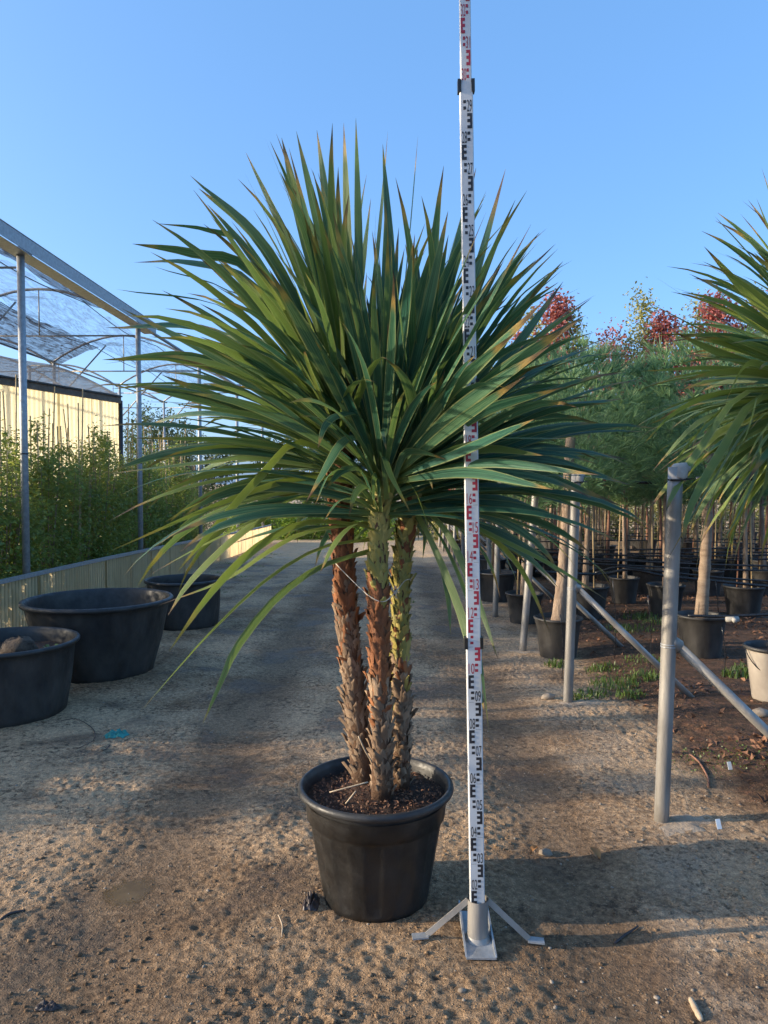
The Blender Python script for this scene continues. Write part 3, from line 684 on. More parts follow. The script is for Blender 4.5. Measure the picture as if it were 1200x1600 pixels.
# ------------------------------------------------------------------ big black tubs
def tub(cx, cy, Rr, Rb, H, label, rib=False, soil=None):
    z0 = gz(cx, cy)-0.012
    t = thing('planter_tub', label, 'tub', (cx, cy, z0))
    wb = (lambda a, i, z: 1-0.010*(0.5+0.5*math.cos(14*a))**3 if 0.06 < z < H*0.86 else 1) if rib else (lambda a, i, z: 1+0.003*math.sin(3*a+1.0))
    pr = [(0.001, 0.005), (Rb*.93, 0.0), (Rb*.985, 0.012), (Rb, 0.05), (Rb+(Rr*.95-Rb)*.5, H*.45), (Rr*.925, H*.86), (Rr*.935, H*.90), (Rr*.955, H*.935)]
    link('wall', MB().lathe(pr, 72, wob=wb).mesh('tub_wall', 'black_dusty'), t, W[t.name])
    rp = [(Rr*.955, H*.930), (Rr*.985, H*.935), (Rr*1.0, H*.95), (Rr*1.003, H*.975), (Rr*.99, H*.993), (Rr*.965, H), (Rr*.945, H*.99), (Rr*.93, H*.96), (Rr*.915, H*.86), (Rb+(Rr*.93-Rb)*.5, H*.45), (Rb*.96, 0.06), (0.001, 0.05)]
    link('rim', MB().lathe(rp, 72, wob=lambda a, i, z: 1+0.004*math.sin(2*a+cx)).mesh('tub_rim', 'black_rim'), t, W[t.name])
    if soil:
        rs = Rb+(Rr*.93-Rb)*soil; pr = [(0.001, H*soil+.01)]+[(rs*q, H*soil) for q in (.2, .4, .6, .8, .995)]
        me = MB().lathe(pr, 40)
        me.v = [(x, y, z+0.025*(float(fbm(np.array([x*9]), np.array([y*9]), 3, 4)[0])-.5)) for x, y, z in me.v]
        link('soil', me.mesh('tub_soil', 'soil'), t, W[t.name])
    return t
def atd(px, d): return (px-615)/1150*d
tub(atd(-2, 5.3), 5.3, .515, .42, .545, 'ribbed black tub half filled with earth holding a soil clump', True, .80)
tub(atd(149, 6.5), 6.5, .645, .47, .665, 'largest wide black tub, smooth sided, beside the corrugated fence', False, .30)
tub(atd(285, 8.85), 8.85, .465, .405, .575, 'smaller black tub close to the fence behind the largest tub', False, .3)
# earth clump and seedling inside the first tub
cx, cy = atd(20, 5.15), 5.15; zt = gz(atd(-2, 5.3), 5.3)+.545*.80
mb = MB(); n1, n2 = 14, 10
v = []; ff = []
for i in range(n2+1):
    for j in range(n1):
        th = math.pi*i/n2; a = 2*math.pi*j/n1
        q = 0.105*(1+0.45*(float(fbm(np.array([i*.7]), np.array([j*.55 if j < 8 else (14-j)*.55]), 2, 19)[0])-.5))
        v.append((cx+q*math.sin(th)*math.cos(a)*1.25, cy+q*math.sin(th)*math.sin(a), zt+.055+q*math.cos(th)*.85))
for i in range(n2):
    for j in range(n1): ff.append((i*n1+j, (i+1)*n1+j, (i+1)*n1+(j+1) % n1, i*n1+(j+1) % n1))
tag(link('soil_clump', mb.add(v, ff).mesh('soil_clump', M['rustymud'])), 'rounded clump of brown earth lying in the ribbed tub', 'soil clump')
sx_, sy_ = atd(72, 5.2), 5.2; sd_ = thing('seedling', 'small green seedling sprouting beside the earth clump in the tub', 'seedling', (sx_, sy_, zt-.02))
for q in range(6):
    a = q*1.05+.3; r = rng.uniform(.05, .09); mb = MB(); u = Vector((math.cos(a), math.sin(a), 0)); s2 = Vector((-u.y, u.x, 0))*.011
    B = Vector((sx_, sy_, zt-.02)); pts = [B, B+u*r*.4+Vector((0, 0, .07)), B+u*r*.8+Vector((0, 0, .095)), B+u*r*1.3+Vector((0, 0, .07))]
    mb.add([pts[0]-s2*.2, pts[0]+s2*.2, pts[1]-s2*.8, pts[1]+s2*.8, pts[2]-s2, pts[2]+s2, pts[3]], [(0, 1, 3, 2), (2, 3, 5, 4), (4, 5, 6)])
    W0('leaf', mb, 'weed', sd_)

# ------------------------------------------------------------------ steel posts with braces (right of the drive)
def steel_post(bx, by, tx, h, r, label, brace=True, cap=True, detail=True):
    z0 = gz(bx, by); B = Vector((bx, by, z0-.08)); T = Vector((tx, by, z0+h))
    t = thing('steel_post', label, 'post', (bx, by, z0), 'braced steel posts along the drive')
    k = 10; pts = [B.lerp(T, i/k) for i in range(k+1)]
    W0('pole', MB().tube(pts, r, 18), 'galv_old', t)
    if cap:
        W0('cap', MB().tube([T+Vector((.012, -.004, -.055)), T+Vector((.014, -.004, -.05)), T+Vector((.02, -.004, .005)), T+Vector((.018, -.004, .02))], [r*1.05, r*1.08, r*1.12, r*.8], 14), 'tape', t)
        W0('cap_ear', MB().bar(T+Vector((-.01, -.004, -.012)), T+Vector((.062, -.004, -.008)), .04, .024), 'tape', t)
        W0('wire_tie', MB().tube([T+Vector((-.035, 0, -.06)), T+Vector((-.03, -.03, -.062)), T+Vector((.0, -.042, -.062)), T+Vector((.05, -.03, -.058)), T+Vector((.085, 0, -.056))], .005, 5), 'pipe', t)
        c = B.lerp(T, .52)
        for dz in (0, .012): W0('wire_band', MB().tube([c+Vector((0, 0, dz-.003)), c+Vector((0, 0, dz+.003))], r*1.06, 16), 'galv', t)
    if brace:
        s = B.lerp(T, .53); s = Vector((s.x+r*.6, by, z0+.90)); e = Vector((s.x+.92, by+.0, gz(s.x+.92, by)-.03))
        W0('brace', MB().tube([s, e], r*.66, 12), 'galv_old', t)
        W0('clamp', MB().tube([s+Vector((-.03, 0, .01)), s+Vector((.03, 0, -.03))], r*.95, 10), 'galv_old', t)
    return t
pd_ = [(1038, 1290, 1053, 3.60, .0355), (889, 1098, 899, 5.62, .036), (817, 1018, 838, 7.33, .036), (774, 960, 780, 9.4, .036)]
lbs = ['steel post with taped cap and wire tie standing nearest the levelling staff', 'second braced steel post along the bed edge, beside the weed patch', 'leaning steel post in front of a big black nursery pot', 'braced steel post next beyond the leaning one']
for (bx, by, tx, d, r), lb in zip(pd_, lbs):
    steel_post(atd(bx, d), d, atd(tx, d), 1.75, r, lb)
for i, d in enumerate(np.arange(11.4, 25, 2.0)):
    steel_post(1.46+rng.uniform(-.05, .05), d, 1.48+rng.uniform(-.05, .08), 1.75, .036, 'braced steel post farther down the drive edge', True, False)
# broken concrete round post feet
for i, (bx, by, tx, d, r) in enumerate(pd_[:3]):
    mb = MB(); v = []; ff = []; x0 = atd(bx, d); nr_ = 7; na = 26
    for a_ in range(nr_):
        for j in range(na):
            an = 2*math.pi*j/na; q = (a_/(nr_-1))*(.15+.05*math.sin(2*an+i)+.03*math.sin(5*an)+.015*math.sin(11*an))
            x = x0+.10+q*math.cos(an)*1.2; y = d-.03+q*math.sin(an)*.8
            v.append((x, y, gz(x, y)+.014*(1-(a_/(nr_-1))**2)-.006+.012*(float(vnoise(np.array([x*40]), np.array([y*40]), 3)[0])-.5)))
    for a_ in range(nr_-1):
        for j in range(na): ff.append((a_*na+j, a_*na+(j+1) % na, (a_+1)*na+(j+1) % na, (a_+1)*na+j))
    tag(link('concrete_footing', mb.add(v, ff).mesh('concrete_footing', 'concrete')), ['crumbling pale concrete footing at the foot of the tape-capped post', 'crumbling pale concrete footing under the second braced post by the weeds', 'crumbling pale concrete footing under the leaning steel post'][i], 'footing')

# ------------------------------------------------------------------ potted nursery trees
def nursery_pot(root, Rr=.235, H=.40, mat='black_dusty'):
    Rb = Rr*.74
    pr = [(0.001, .004), (Rb, 0), (Rb*1.01, .02), (Rr*.90, H*.80), (Rr*.94, H*.84), (Rr*.96, H*.93), (Rr*1.0, H*.94), (Rr*1.01, H*.98), (Rr*.97, H), (Rr*.93, H*.97), (Rr*.88, H*.8)]
    p = link('pot', MB().lathe(pr, 30).mesh('nursery_pot', mat), root, W[root.name])
    s = MB().lathe([(0.001, H*.90), (Rr*.5, H*.895), (Rr*.92, H*.88)], 20)
    link('soil', s.mesh('nursery_soil', 'litter_soil'), p, W[root.name]); return p
M['litter_soil'] = simple('dry_topsoil', (0.05, 0.03, 0.02), (0.20, 0.13, 0.085), 40, 0.95, 0, 0.01, 80)
def trunk_mesh(h, r0, r1, mat, wig=.02):
    pts = []; rd = []; ph = rng.uniform(0, 6)
    for k in range(9):
        t = k/8; pts.append((wig*math.sin(t*4+ph), wig*math.cos(t*3+ph), .33+(h-.33)*t)); rd.append(r0+(r1-r0)*t+(0.012*(1-t)**6))
    return MB().tube(pts, rd, 10).mesh('tree_trunk', mat)
def needles(ntuft, per, rx, z0, z1, lnth, wd, shape):
    cz = rng.uniform(0, 1, ntuft); a = rng.uniform(0, 6.28, ntuft); q = rng.uniform(0, 1, ntuft)**0.42
    r = rx*q*shape(cz); c = np.column_stack([r*np.cos(a), r*np.sin(a), z0+(z1-z0)*cz]); c += rng.normal(size=c.shape)*.05
    out = np.column_stack([np.cos(a), np.sin(a), .55+.8*cz]); out /= np.linalg.norm(out, axis=1)[:, None]
    d = np.repeat(out, per, 0)+rng.normal(size=(ntuft*per, 3))*.42; d /= np.linalg.norm(d, axis=1)[:, None]
    p = np.repeat(c, per, 0); l_ = lnth*rng.uniform(.6, 1.2, (ntuft*per, 1))
    s = np.cross(d, unit(ntuft*per)); s /= np.linalg.norm(s, axis=1)[:, None]+1e-9
    V = np.stack([p-s*wd, p+s*wd, p+d*l_], 1).reshape(-1, 3)
    return V, np.arange(len(V)).reshape(-1, 3)
def make_pine(k):
    root = thing('potted_pine', 'long-needled green pine in a black nursery pot among the tree rows', 'tree', (0, 0, 0), 'potted pines in rows')
    nursery_pot(root, .235+.02*k, .41)
    link('trunk', trunk_mesh(2.35, .026+.005*k, .018, 'pinebark'), root, W[root.name])
    for q in range(2):
        a = rng.uniform(0, 6.28); link('stake', MB().tube([(.1*math.cos(a), .1*math.sin(a), .3), (.05*math.cos(a), .05*math.sin(a), rng.uniform(1.7, 2.1))], .010, 6).mesh('tree_stake', 'redbark' if q else 'wood'), root, W[root.name])
    V, Fc = needles(620, 14, .78, 1.55, 2.66+.18*k, .17, .0058, lambda c: np.clip(1.15*np.sin(np.pi*(.03+.89*c))**.65, .10, 1))
    cr = link('crown', npmesh('pine_crown', V, Fc, 'pine'), root, W[root.name])
    br = MB()
    for q in range(16):
        a = rng.uniform(0, 6.28); z = rng.uniform(1.65, 2.1); r = rng.uniform(.4, .7)
        br.tube([(0, 0, z), (r*.5*math.cos(a), r*.5*math.sin(a), z+.12), (r*math.cos(a), r*math.sin(a), z+.34)], [.014, .009, .004], 5)
    link('branches', br.mesh('pine_branches', 'pinebark'), cr, W[root.name]); return root
def make_leafy(kind, k):
    mat = {'red': 'redleaf', 'pale': 'paleleaf', 'green': 'farleaf'}[kind]
    lb = {'red': 'slender potted tree with dark red autumn leaves rising behind the pines', 'pale': 'slender potted tree with pale yellow-green leaves rising behind the pines', 'green': 'green leafy potted tree in the tree rows'}[kind]
    root = thing({'red': 'red_leaved_tree', 'pale': 'pale_leaved_tree', 'green': 'leafy_tree'}[kind], lb, 'tree', (0, 0, 0), {'red': 'red-leaved trees behind the pines', 'pale': 'pale-leaved trees behind the pines', 'green': 'leafy trees in the rows'}[kind])
    nursery_pot(root); H = {'red': 4.6, 'pale': 4.9, 'green': 3.6}[kind]+.25*k
    link('trunk', trunk_mesh(H-.5, .026, .008, 'palebark' if kind != 'red' else 'redbark', .035), root, W[root.name])
    V, Fc = foliage(60, 3000, .55 if kind != 'pale' else .45, .55 if kind != 'pale' else .45, 2.1, H, .085 if kind == 'red' else .07, .6, 1.2, lambda c: np.clip(1.0-.8*c**1.4, .08, 1), .11)
    cr = link('crown', npmesh(kind+'_crown', V, Fc, mat), root, W[root.name])
    br = MB()
    for q in range(18):
        a = rng.uniform(0, 6.28); z = rng.uniform(1.9, H-1.0); r = rng.uniform(.2, .45)
        br.tube([(0, 0, z), (r*.6*math.cos(a), r*.6*math.sin(a), z+.3), (r*math.cos(a), r*math.sin(a), z+.75)], [.010, .006, .003], 5)
    link('branches', br.mesh('tree_branches', 'redbark'), cr, W[root.name])
    link('stake', MB().tube([(.06, .02, .3), (.05, .03, 2.1)], .011, 6).mesh('tree_stake', 'wood'), root, W[root.name]); return root
pines = [make_pine(k) for k in range(3)]; reds = [make_leafy('red', k) for k in range(2)]; pales = [make_leafy('pale', k) for k in range(2)]; greens = [make_leafy('green', 0)]
used = set(); near_pines = []
def put(proto, x, y, sc=1.0, label=None, rz=None, tilt=(0, 0)):
    loc = (x, y, gz(x, y)-.01); rz = rng.uniform(0, 6.28) if rz is None else rz
    if proto.name not in used:
        used.add(proto.name); proto.location = loc; proto.rotation_euler = (*tilt, rz); proto.scale = (sc,)*3
        if label: proto['label'] = label
        return proto
    return copy_tree(proto, loc, rz, sc, label, tilt)
front = 'potted pine in the front rows just behind the braced steel posts'
for px, d, k in ((820, 9.05, 1), (776, 10.9, 2), (917, 9.1, 2), (1040, 9.3, 0), (1161, 9.2, 1), (1014, 11.4, 2), (1105, 11.2, 0), (905, 11.3, 1), (1190, 11.3, 2), (975, 10.3, 0)):
    o = put(pines[k], atd(px, d), d, rng.uniform(.9, 1.12), front); o['group'] = 'pines in the front rows'; near_pines.append(o)
for px, kind, k, sc in ((770, 'p', 1, 1), (812, 'r', 0, .98), (832, 'w', 0, 1.0), (868, 'r', 1, 1.02), (893, 'w', 1, .93), (925, 'p', 0, 1.1), (948, 'r', 0, .96), (975, 'w', 0, .90), (1001, 'w', 1, 1.02), (1030, 'r', 1, .95), (1058, 'r', 0, .97),
                        (1085, 'w', 0, 1.02), (1112, 'r', 1, 1.0), (1140, 'r', 0, 1.05), (1168, 'w', 1, 1.0), (1195, 'r', 1, .98), (1235, 'p', 2, 1.1)):
    d = 13.2+rng.uniform(-.35, .35)+(.5 if kind == 'w' else 0); put({'r': reds, 'w': pales, 'p': pines}[kind][k], atd(px, d), d, sc)
for d in (15.1, 17.0, 19.0, 21.2, 23.6):
    x = 1.75+rng.uniform(-.1, .1)
    while x < .53*d+1.2:
        r = rng.uniform()
        if d < 14.5: pr = reds[0] if r < .32 else reds[1] if r < .5 else pales[0] if r < .72 else pines[int(r*97) % 3]
        else: pr = pines[int(r*97) % 3] if r < .4 else reds[int(r*50) % 2] if r < .62 else pales[int(r*50) % 2] if r < .85 else greens[0]
        put(pr, x, d+rng.uniform(-.2, .2), rng.uniform(.86, 1.1)); x += rng.uniform(1.0, 1.5)
for o in COL.objects:
    if o.parent is None and o.name.startswith('potted_pine') and o not in near_pines: o['label'] = 'long-needled potted pine in the back rows among the red-leaved trees'; o['group'] = 'potted pines in the back rows'
# the two big-trunked trees near the posts
def big_tree(name, px, d, Rr, H, r0, r1, mat, label, lean, beds='black_dusty'):
    x = atd(px, d); z = gz(x, d)-.015; root = thing(name, label, 'tree', (x, d, z))
    nursery_pot(root, Rr, H, beds)
    pts = []; rd = []; n_ = 46
    for k in range(n_):
        t = k/(n_-1); pts.append((x+lean*t+.012*math.sin(t*5), d+.01*math.cos(t*4), z+H*.82+1.9*t)); rd.append((r0+(r1-r0)*t)*(1+.05*math.sin(k*1.7)+(.05 if k % 3 == 0 else 0))+.014*(1-t)**9)
    W0('trunk', MB().tube(pts, rd, 14), mat, root)
    V, Fc = needles(780, 14, .88, 1.58, 2.9, .18, .0058, lambda c: np.clip(1.15*np.sin(np.pi*(.03+.89*c))**.65, .10, 1))
    V = V+np.array([x+lean*.8, d, z]); link('crown', npmesh('pine_crown', V, Fc, 'pine'), root, (0, 0, 0))
    return root
big_tree('potted_pine', 873, 7.15, .235, .40, .058, .045, 'pinebark', 'pine with thick brown bark in a scuffed black pot behind the second steel post', .12)
big_tree('potted_pine', 1096, 7.0, .235, .40, .052, .042, 'palebark', 'pine with thick pale ringed trunk in a black pot behind the tape-capped post', .06)
# beige pot cut by the frame
x = atd(1206, 5.55); z = gz(x, 5.55)-.01; t = thing('handled_pot', 'beige plastic pot with dark rim and wire handle standing in the bed', 'pot', (x, 5.55, z))
pr = [(.001, .004), (.125, 0), (.13, .02), (.175, .36), (.18, .385)]
link('wall', MB().lathe(pr, 36).mesh('beige_pot_wall', 'beige'), t, W[t.name])
link('rim', MB().lathe([(.18, .380), (.195, .385), (.20, .40), (.195, .412), (.182, .412), (.172, .39), (.165, .30)], 36).mesh('beige_pot_rim', 'black_dusty'), t, W[t.name])
link('soil', MB().lathe([(.001, .37), (.1, .365), (.172, .36)], 20).mesh('beige_pot_soil', 'soil'), t, W[t.name])
pts = [(x-.195*math.cos(a)*1.02, 5.55-.12*math.sin(a), z+.40-.20*math.sin(a)) for a in np.linspace(0, math.pi, 18)]
W0('handle', MB().tube(pts, .004, 5), 'pipe', t)

# ------------------------------------------------------------------ irrigation pipes across the bed
def pipe(pts, r, label, group='irrigation pipes across the bed', mat='pipe', name='irrigation_pipe'):
    pts = catmull(pts, max(12, len(pts)*6)); t = MB().tube(pts, r, 8)
    return tag(link(name, t.mesh(name, mat)), label, 'pipe', group)
def Pd(px, py, d): return P(px, py, d)
pipe([Pd(838, 893, 7.35), Pd(935, 897, 7.7), Pd(985, 890, 7.7), Pd(1040, 900, 7.7), Pd(1120, 908, 7.7), Pd(1230, 919, 7.7), Pd(1400, 932, 7.7)], .016, 'thick black irrigation pipe bending behind the tape-capped post', None)
pipe([Pd(930, 895, 7.62), Pd(965, 886, 7.6), Pd(1010, 890, 7.6), Pd(1120, 902, 7.6), Pd(1230, 910, 7.6)], .010, 'thin black hose lying along the thick irrigation pipe', None)
bp = pipe([Pd(1075, 962, 6.75), Pd(1120, 963, 6.72), Pd(1160, 962, 6.7), Pd(1300, 955, 6.6)], .014, 'black pipe ending over the pot of the pale ringed trunk', None)
p = Pd(1145, 967, 6.68); tee = thing('pipe_fitting', 'grey plastic pipe fitting beside the pot of the pale ringed trunk', 'fitting', p)
W0('tee_body', MB().tube([p+Vector((-.06, 0, -.005)), p+Vector((.05, 0, .0))], .024, 10), 'tape', tee)
W0('elbow', MB().tube([p+Vector((.0, -.01, 0)), p+Vector((.0, -.05, -.012))], .022, 10), 'tape', tee)
for i, d in enumerate((8.6, 9.75, 10.6, 12.2, 13.9, 15.8, 17.8, 20.0, 22.3)):
    z = .80-.30*float(sstep(5, 30, d))
    for dz in ((0, -.055) if i < 3 else (0,)):
        pts = [(x, d+.03*math.sin(x), z+dz+.03*math.sin(x*1.1+i)-.012*(x-1.5)) for x in np.linspace(1.5, .53*d+1.5, 8)]
        pipe(pts, .012 if d < 11 else .009, 'black irrigation pipe strung level across the tree rows')
for d, z in ((4.9, 1.685), (7.4, 1.70), (9.5, 1.66), (13, 1.6)):
    pts = [(x, d, z+.02*math.sin(x*1.3+d)) for x in np.linspace(1.3 if d > 7 else 2.0, .53*d+1.6, 7)]
    pipe(pts, .014 if d < 9 else .011, 'black hose strung high at post-top level across the bed', 'high hoses at post-top level')
for px, py0, py1, d in ((957, 905, 1040, 6.9), (1012, 930, 1075, 6.3), (1128, 980, 1060, 6.2), (700+175, 960, 1050, 6.3), (1118, 905, 1000, 7.3)):
    a, b = Pd(px, py0, d), Pd(px+3, py1, d); b.z = gz(b.x, b.y)-.01
    t = MB().tube(catmull([a, (a+b)/2+Vector((.02, 0, 0)), b], 8), .004, 5)
    tag(link('drip_line', t.mesh('drip_line', 'pipe')), 'thin black drip tube hanging down to the bed', 'drip tube', 'drip tubes in the bed')
# red twine knots hanging in the row
for px, py in ((945, 748), (960, 752)):
    p = Pd(px, py, 7.42); pts = [p+Vector((rng.normal()*.05, rng.normal()*.015, rng.normal()*.03-.01)) for _ in range(9)]
    tag(link('red_twine', MB().tube(catmull(pts, 40), .003, 4).mesh('red_twine', 'red')), 'tangle of red twine on the high hose', 'twine', 'red twine tangles')

# ------------------------------------------------------------------ end of the drive and far trees
def ball_shrub(name, label, group, mat, rx, h, nl, size):
    root = thing(name, label, 'shrub', (0, 0, 0), group)
    V, Fc = foliage(50, nl, rx, rx, .1, h, size, .5, .8, lambda c: np.clip(1.1-.7*c**2, .1, 1), .15)
    link('foliage', npmesh(name+'_foliage', V, Fc, mat), root, (0, 0, 0))
    st = MB()
    for q in range(5):
        a = rng.uniform(0, 6.28); st.tube([(0, 0, -.05), (rx*.5*math.cos(a), rx*.5*math.sin(a), h*.7)], [.02, .006], 5)
    link('stem', st.mesh(name+'_stem', 'pinebark'), root, (0, 0, 0)); return root
lime = ball_shrub('lime_shrub', 'low bright lime-green shrub at the end of the drive', 'lime shrubs at the end of the drive', 'limeleaf', .6, .95, 3200, .085)
for i, x in enumerate(np.arange(-5.6, .2, .85)):
    put(lime, x, 27.6+rng.uniform(-.4, .4)+.3*(i % 2), rng.uniform(.85, 1.15))
dark = ball_shrub('dark_shrub', 'dark green rounded shrub behind the lime shrubs', 'dark shrubs behind the lime ones', 'farleaf', .9, 1.7, 3600, .10)
for i, x in enumerate(np.arange(-9, 4, 1.4)): put(dark, x, 30.5+rng.uniform(-.6, .6), rng.uniform(.8, 1.15))
far_sunny = ball_shrub('straw_shrub', 'sunlit yellow-green shrub beyond the last tree row', 'yellow shrubs beyond the tree rows', 'paleleaf', .9, 1.6, 3000, .10)
for i, x in enumerate(np.arange(2.0, 19, 1.25)): put(far_sunny, x, 27.0+rng.uniform(-.5, .5), rng.uniform(.8, 1.2))
def far_tree(k):
    root = thing('far_tree', 'broad green tree on the skyline beyond the nursery', 'tree', (0, 0, 0), 'trees on the far skyline')
    H = 5.2+k*1.1; pts = [(0, 0, -.1), (.05, 0, H*.35), (.1, .05, H*.7)]; tr = MB().tube(pts, [.18, .13, .05], 8)
    for q in range(9):
        a = rng.uniform(0, 6.28); z = H*rng.uniform(.3, .6); tr.tube([(.05, 0, z), (1.2*math.cos(a), 1.2*math.sin(a), z+H*.22)], [.06, .02], 5)
    link('trunk', tr.mesh('far_trunk', 'pinebark'), root, (0, 0, 0))
    V, Fc = foliage(70, 5200, 2.1, 2.1, H*.28, H, .20, .6, 1.0, lambda c: np.clip(1.1*np.sin(np.pi*(.15+.8*c))**.6, .1, 1), .30)
    link('crown', npmesh('far_crown', V, Fc, 'farleaf'), root, (0, 0, 0)); return root
fts = [far_tree(k) for k in range(2)]
for i, (x, y) in enumerate([(-30, 44), (-24, 50), (-19, 42), (-15, 47), (-11, 41), (-7.5, 48), (-4, 44), (0, 50), (4, 45), (8, 49), (12, 43), (16, 47), (20, 42), (25, 48), (30, 44), (35, 50), (-36, 48)]):
    put(fts[i % 2], x, y, rng.uniform(.75, 1.1))

# ------------------------------------------------------------------ palms
def wprof(t): return np.interp(t, [0, .06, .14, .32, .5, .68, .84, .94, 1.0], [.75, .58, .60, .88, 1.0, .88, .52, .22, .015])
def leaf_geo(path, width, side=None, fold=.22, twist=0.0, seg=12, roll=0.0):
    """one blade: V-folded strip along a 3-D path, UV v runs base to tip"""
    pts = [Vector(p) for p in catmull(path, seg+1)]
    az = pts[-1]-pts[0]; az.z = 0
    if side is None:
        s0 = Vector((-az.y, az.x, 0))
        if s0.length < .12: s0 = Vector((1, .2, 0))
    else: s0 = Vector(side)
    if roll: s0 = Matrix.Rotation(roll, 3, (pts[-1]-pts[0]).normalized()) @ s0
    s0.normalize(); V = []; UV = []; Fq = []
    for i, p in enumerate(pts):
        t = i/seg; tg = (pts[min(i+1, seg)]-pts[max(i-1, 0)]).normalized()
        s = (s0-tg*s0.dot(tg))
        if s.length < 1e-3: s = tg.orthogonal()
        s.normalize(); up = s.cross(tg).normalized()
        if twist: s = Matrix.Rotation(twist*t, 3, tg) @ s; up = s.cross(tg).normalized()
        w_ = width*.5*float(wprof(t)); fd = fold*w_*(1.25-t*.8)
        V += [p-s*w_+up*fd, p, p+s*w_+up*fd]; UV += [(0, t), (.5, t), (1, t)]
    for i in range(seg):
        a = 3*i; Fq += [(a, a+1, a+4, a+3), (a+1, a+2, a+5, a+4)]
    return V, UV, Fq
def leaf_mesh(V, UV, Fq, mat='palm'):
    me = bpy.data.meshes.new('leaf'); me.from_pydata([tuple(v) for v in V], [], Fq); me.update()
    me.polygons.foreach_set('use_smooth', [True]*len(Fq))
    ul = me.uv_layers.new(name='UVMap'); li = np.zeros(len(me.loops), dtype=np.int32); me.loops.foreach_get('vertex_index', li)
    ul.data.foreach_set('uv', np.array(UV, dtype=np.float32)[li].ravel()); me.materials.append(M[mat]); return me
def leaf_obj(path, width, parent, side=None, fold=.22, twist=0.0, seg=12, roll=0.0, mat='palm', acc=None):
    g = leaf_geo(path, width, side, fold, twist, seg, roll)
    if acc is not None:
        o = len(acc[0]); acc[0].extend(g[0]); acc[1].extend(g[1]); acc[2].extend([tuple(i+o for i in f) for f in g[2]]); return None
    return link('leaf', leaf_mesh(*g, mat), parent, (0, 0, 0))
def arc_leaf(p0, az, el, Lg, droop, width, parent, seg=12, mat='palm', acc=None):
    pts = [Vector(p0)]; n_ = 8; bend = rng.normal()*.22; tw = rng.uniform(1.3, 2.6)
    for i in range(n_):
        t = (i+.5)/n_; e = el-droop*t**tw; a_ = az+bend*t*t
        pts.append(pts[-1]+Vector((math.cos(a_)*math.cos(e), math.sin(a_)*math.cos(e), math.sin(e)))*Lg/n_)
    side = Vector((-math.sin(az), math.cos(az), 0))+Vector((rng.normal(), rng.normal(), rng.normal()))*.18
    return leaf_obj(pts, width, parent, side, rng.uniform(.15, .45), rng.normal()*.5, seg, rng.choice([-1, 1])*rng.uniform(.0, .95)*math.cos(el)**.5, mat, acc)

def leaf_base_mesh(k, mat):
    r = np.random.default_rng(k+40); Lb = [.058, .070, .050][k % 3]; w_ = [.031, .026, .034][k % 3]; V = []; Fq = []
    out = [.002, .006, .011][k % 3]; nr_ = 5
    for i in range(nr_):
        t = i/(nr_-1); ww = w_*.5*(1-.30*t)*(1 if i < nr_-1 else .25); jx = r.normal()*.003
        y = out*t**1.6+.004
        V += [(-ww+jx, y-.006-.002*t, Lb*t), (jx, y+.002, Lb*t*1.04), (ww+jx, y-.006-.002*t, Lb*t+r.normal()*.002)]
    for i in range(nr_-1):
        a = 3*i; Fq += [(a, a+1, a+4, a+3), (a+1, a+2, a+5, a+4)]
    m_ = MB(); m_.add(V, Fq); return m_.mesh('leaf_base', mat)
LB = {m: [leaf_base_mesh(k, m) for k in range(3)] for m in ('bark_brown', 'bark_grey', 'bark_green')}
def palm_trunk(palm, path, r0, r1, matfun, nobj, step=.0185, around=8, top=1.0):
    """tapered core plus overlapping cut leaf bases; those on the drive side are single parts, the rest one part"""
    pts = [Vector(p) for p in catmull(path, 25)]; n_ = len(pts)
    o = W0('trunk', MB().tube(pts, [r0+(r1-r0)*i/(n_-1)+.010*max(0, 1-i/3) for i in range(n_)], 14), 'trunk_core', palm)
    ln_ = [0]
    for a, b in zip(pts[:-1], pts[1:]): ln_.append(ln_[-1]+(b-a).length)
    tot = ln_[-1]*top; q = .0; row = 0; items = []
    while q < tot:
        i = max(0, min(n_-2, int(np.searchsorted(ln_, q)-1))); u = (q-ln_[i])/(ln_[i+1]-ln_[i]); c = pts[i].lerp(pts[i+1], u)
        tg = (pts[i+1]-pts[i]).normalized(); rr = r0+(r1-r0)*q/ln_[-1]
        for j in range(around):
            a = 2*math.pi*(j+.5*(row % 2))/around+rng.normal()*.10
            outv = Vector((math.cos(a), math.sin(a), 0)); outv = (outv-tg*outv.dot(tg)).normalized()
            items.append((c+outv*rr*.86+tg*rng.normal()*.005, outv, tg, q/ln_[-1], rng.integers(0, 3)))
        q += step*rng.uniform(.85, 1.15); row += 1
    items.sort(key=lambda it: it[1].y)
    stuff = {}
    for k, (c, outv, tg, f_, kk) in enumerate(items):
        z_ = tg; y_ = outv; x_ = y_.cross(z_).normalized()
        mt = Matrix((x_, y_, z_)).transposed()
        tl = rng.uniform(-.02, .12)+(.30 if rng.uniform() < (.22 if f_ < .3 else .07) else 0)
        mt = mt @ Matrix.Rotation(-tl, 3, 'X') @ Matrix.Rotation(rng.normal()*.24, 3, 'Y')
        sc = rng.uniform(.75, 1.25); mat = matfun(f_); me = LB[mat][kk]
        if k < nobj:
            ob = link('leaf_base', me, o, c); ob.rotation_euler = mt.to_euler(); ob.scale = (sc, sc, sc*rng.uniform(.9, 1.3))
        else:
            vv = [c+mt @ (v.co*sc) for v in me.vertices]
            stuff.setdefault(mat, MB()).add(vv, [tuple(p.vertices) for p in me.polygons])
    for mat, mb in stuff.items(): tag(W0('leaf_bases', mb, mat, o), kind='stuff')
    return o, pts

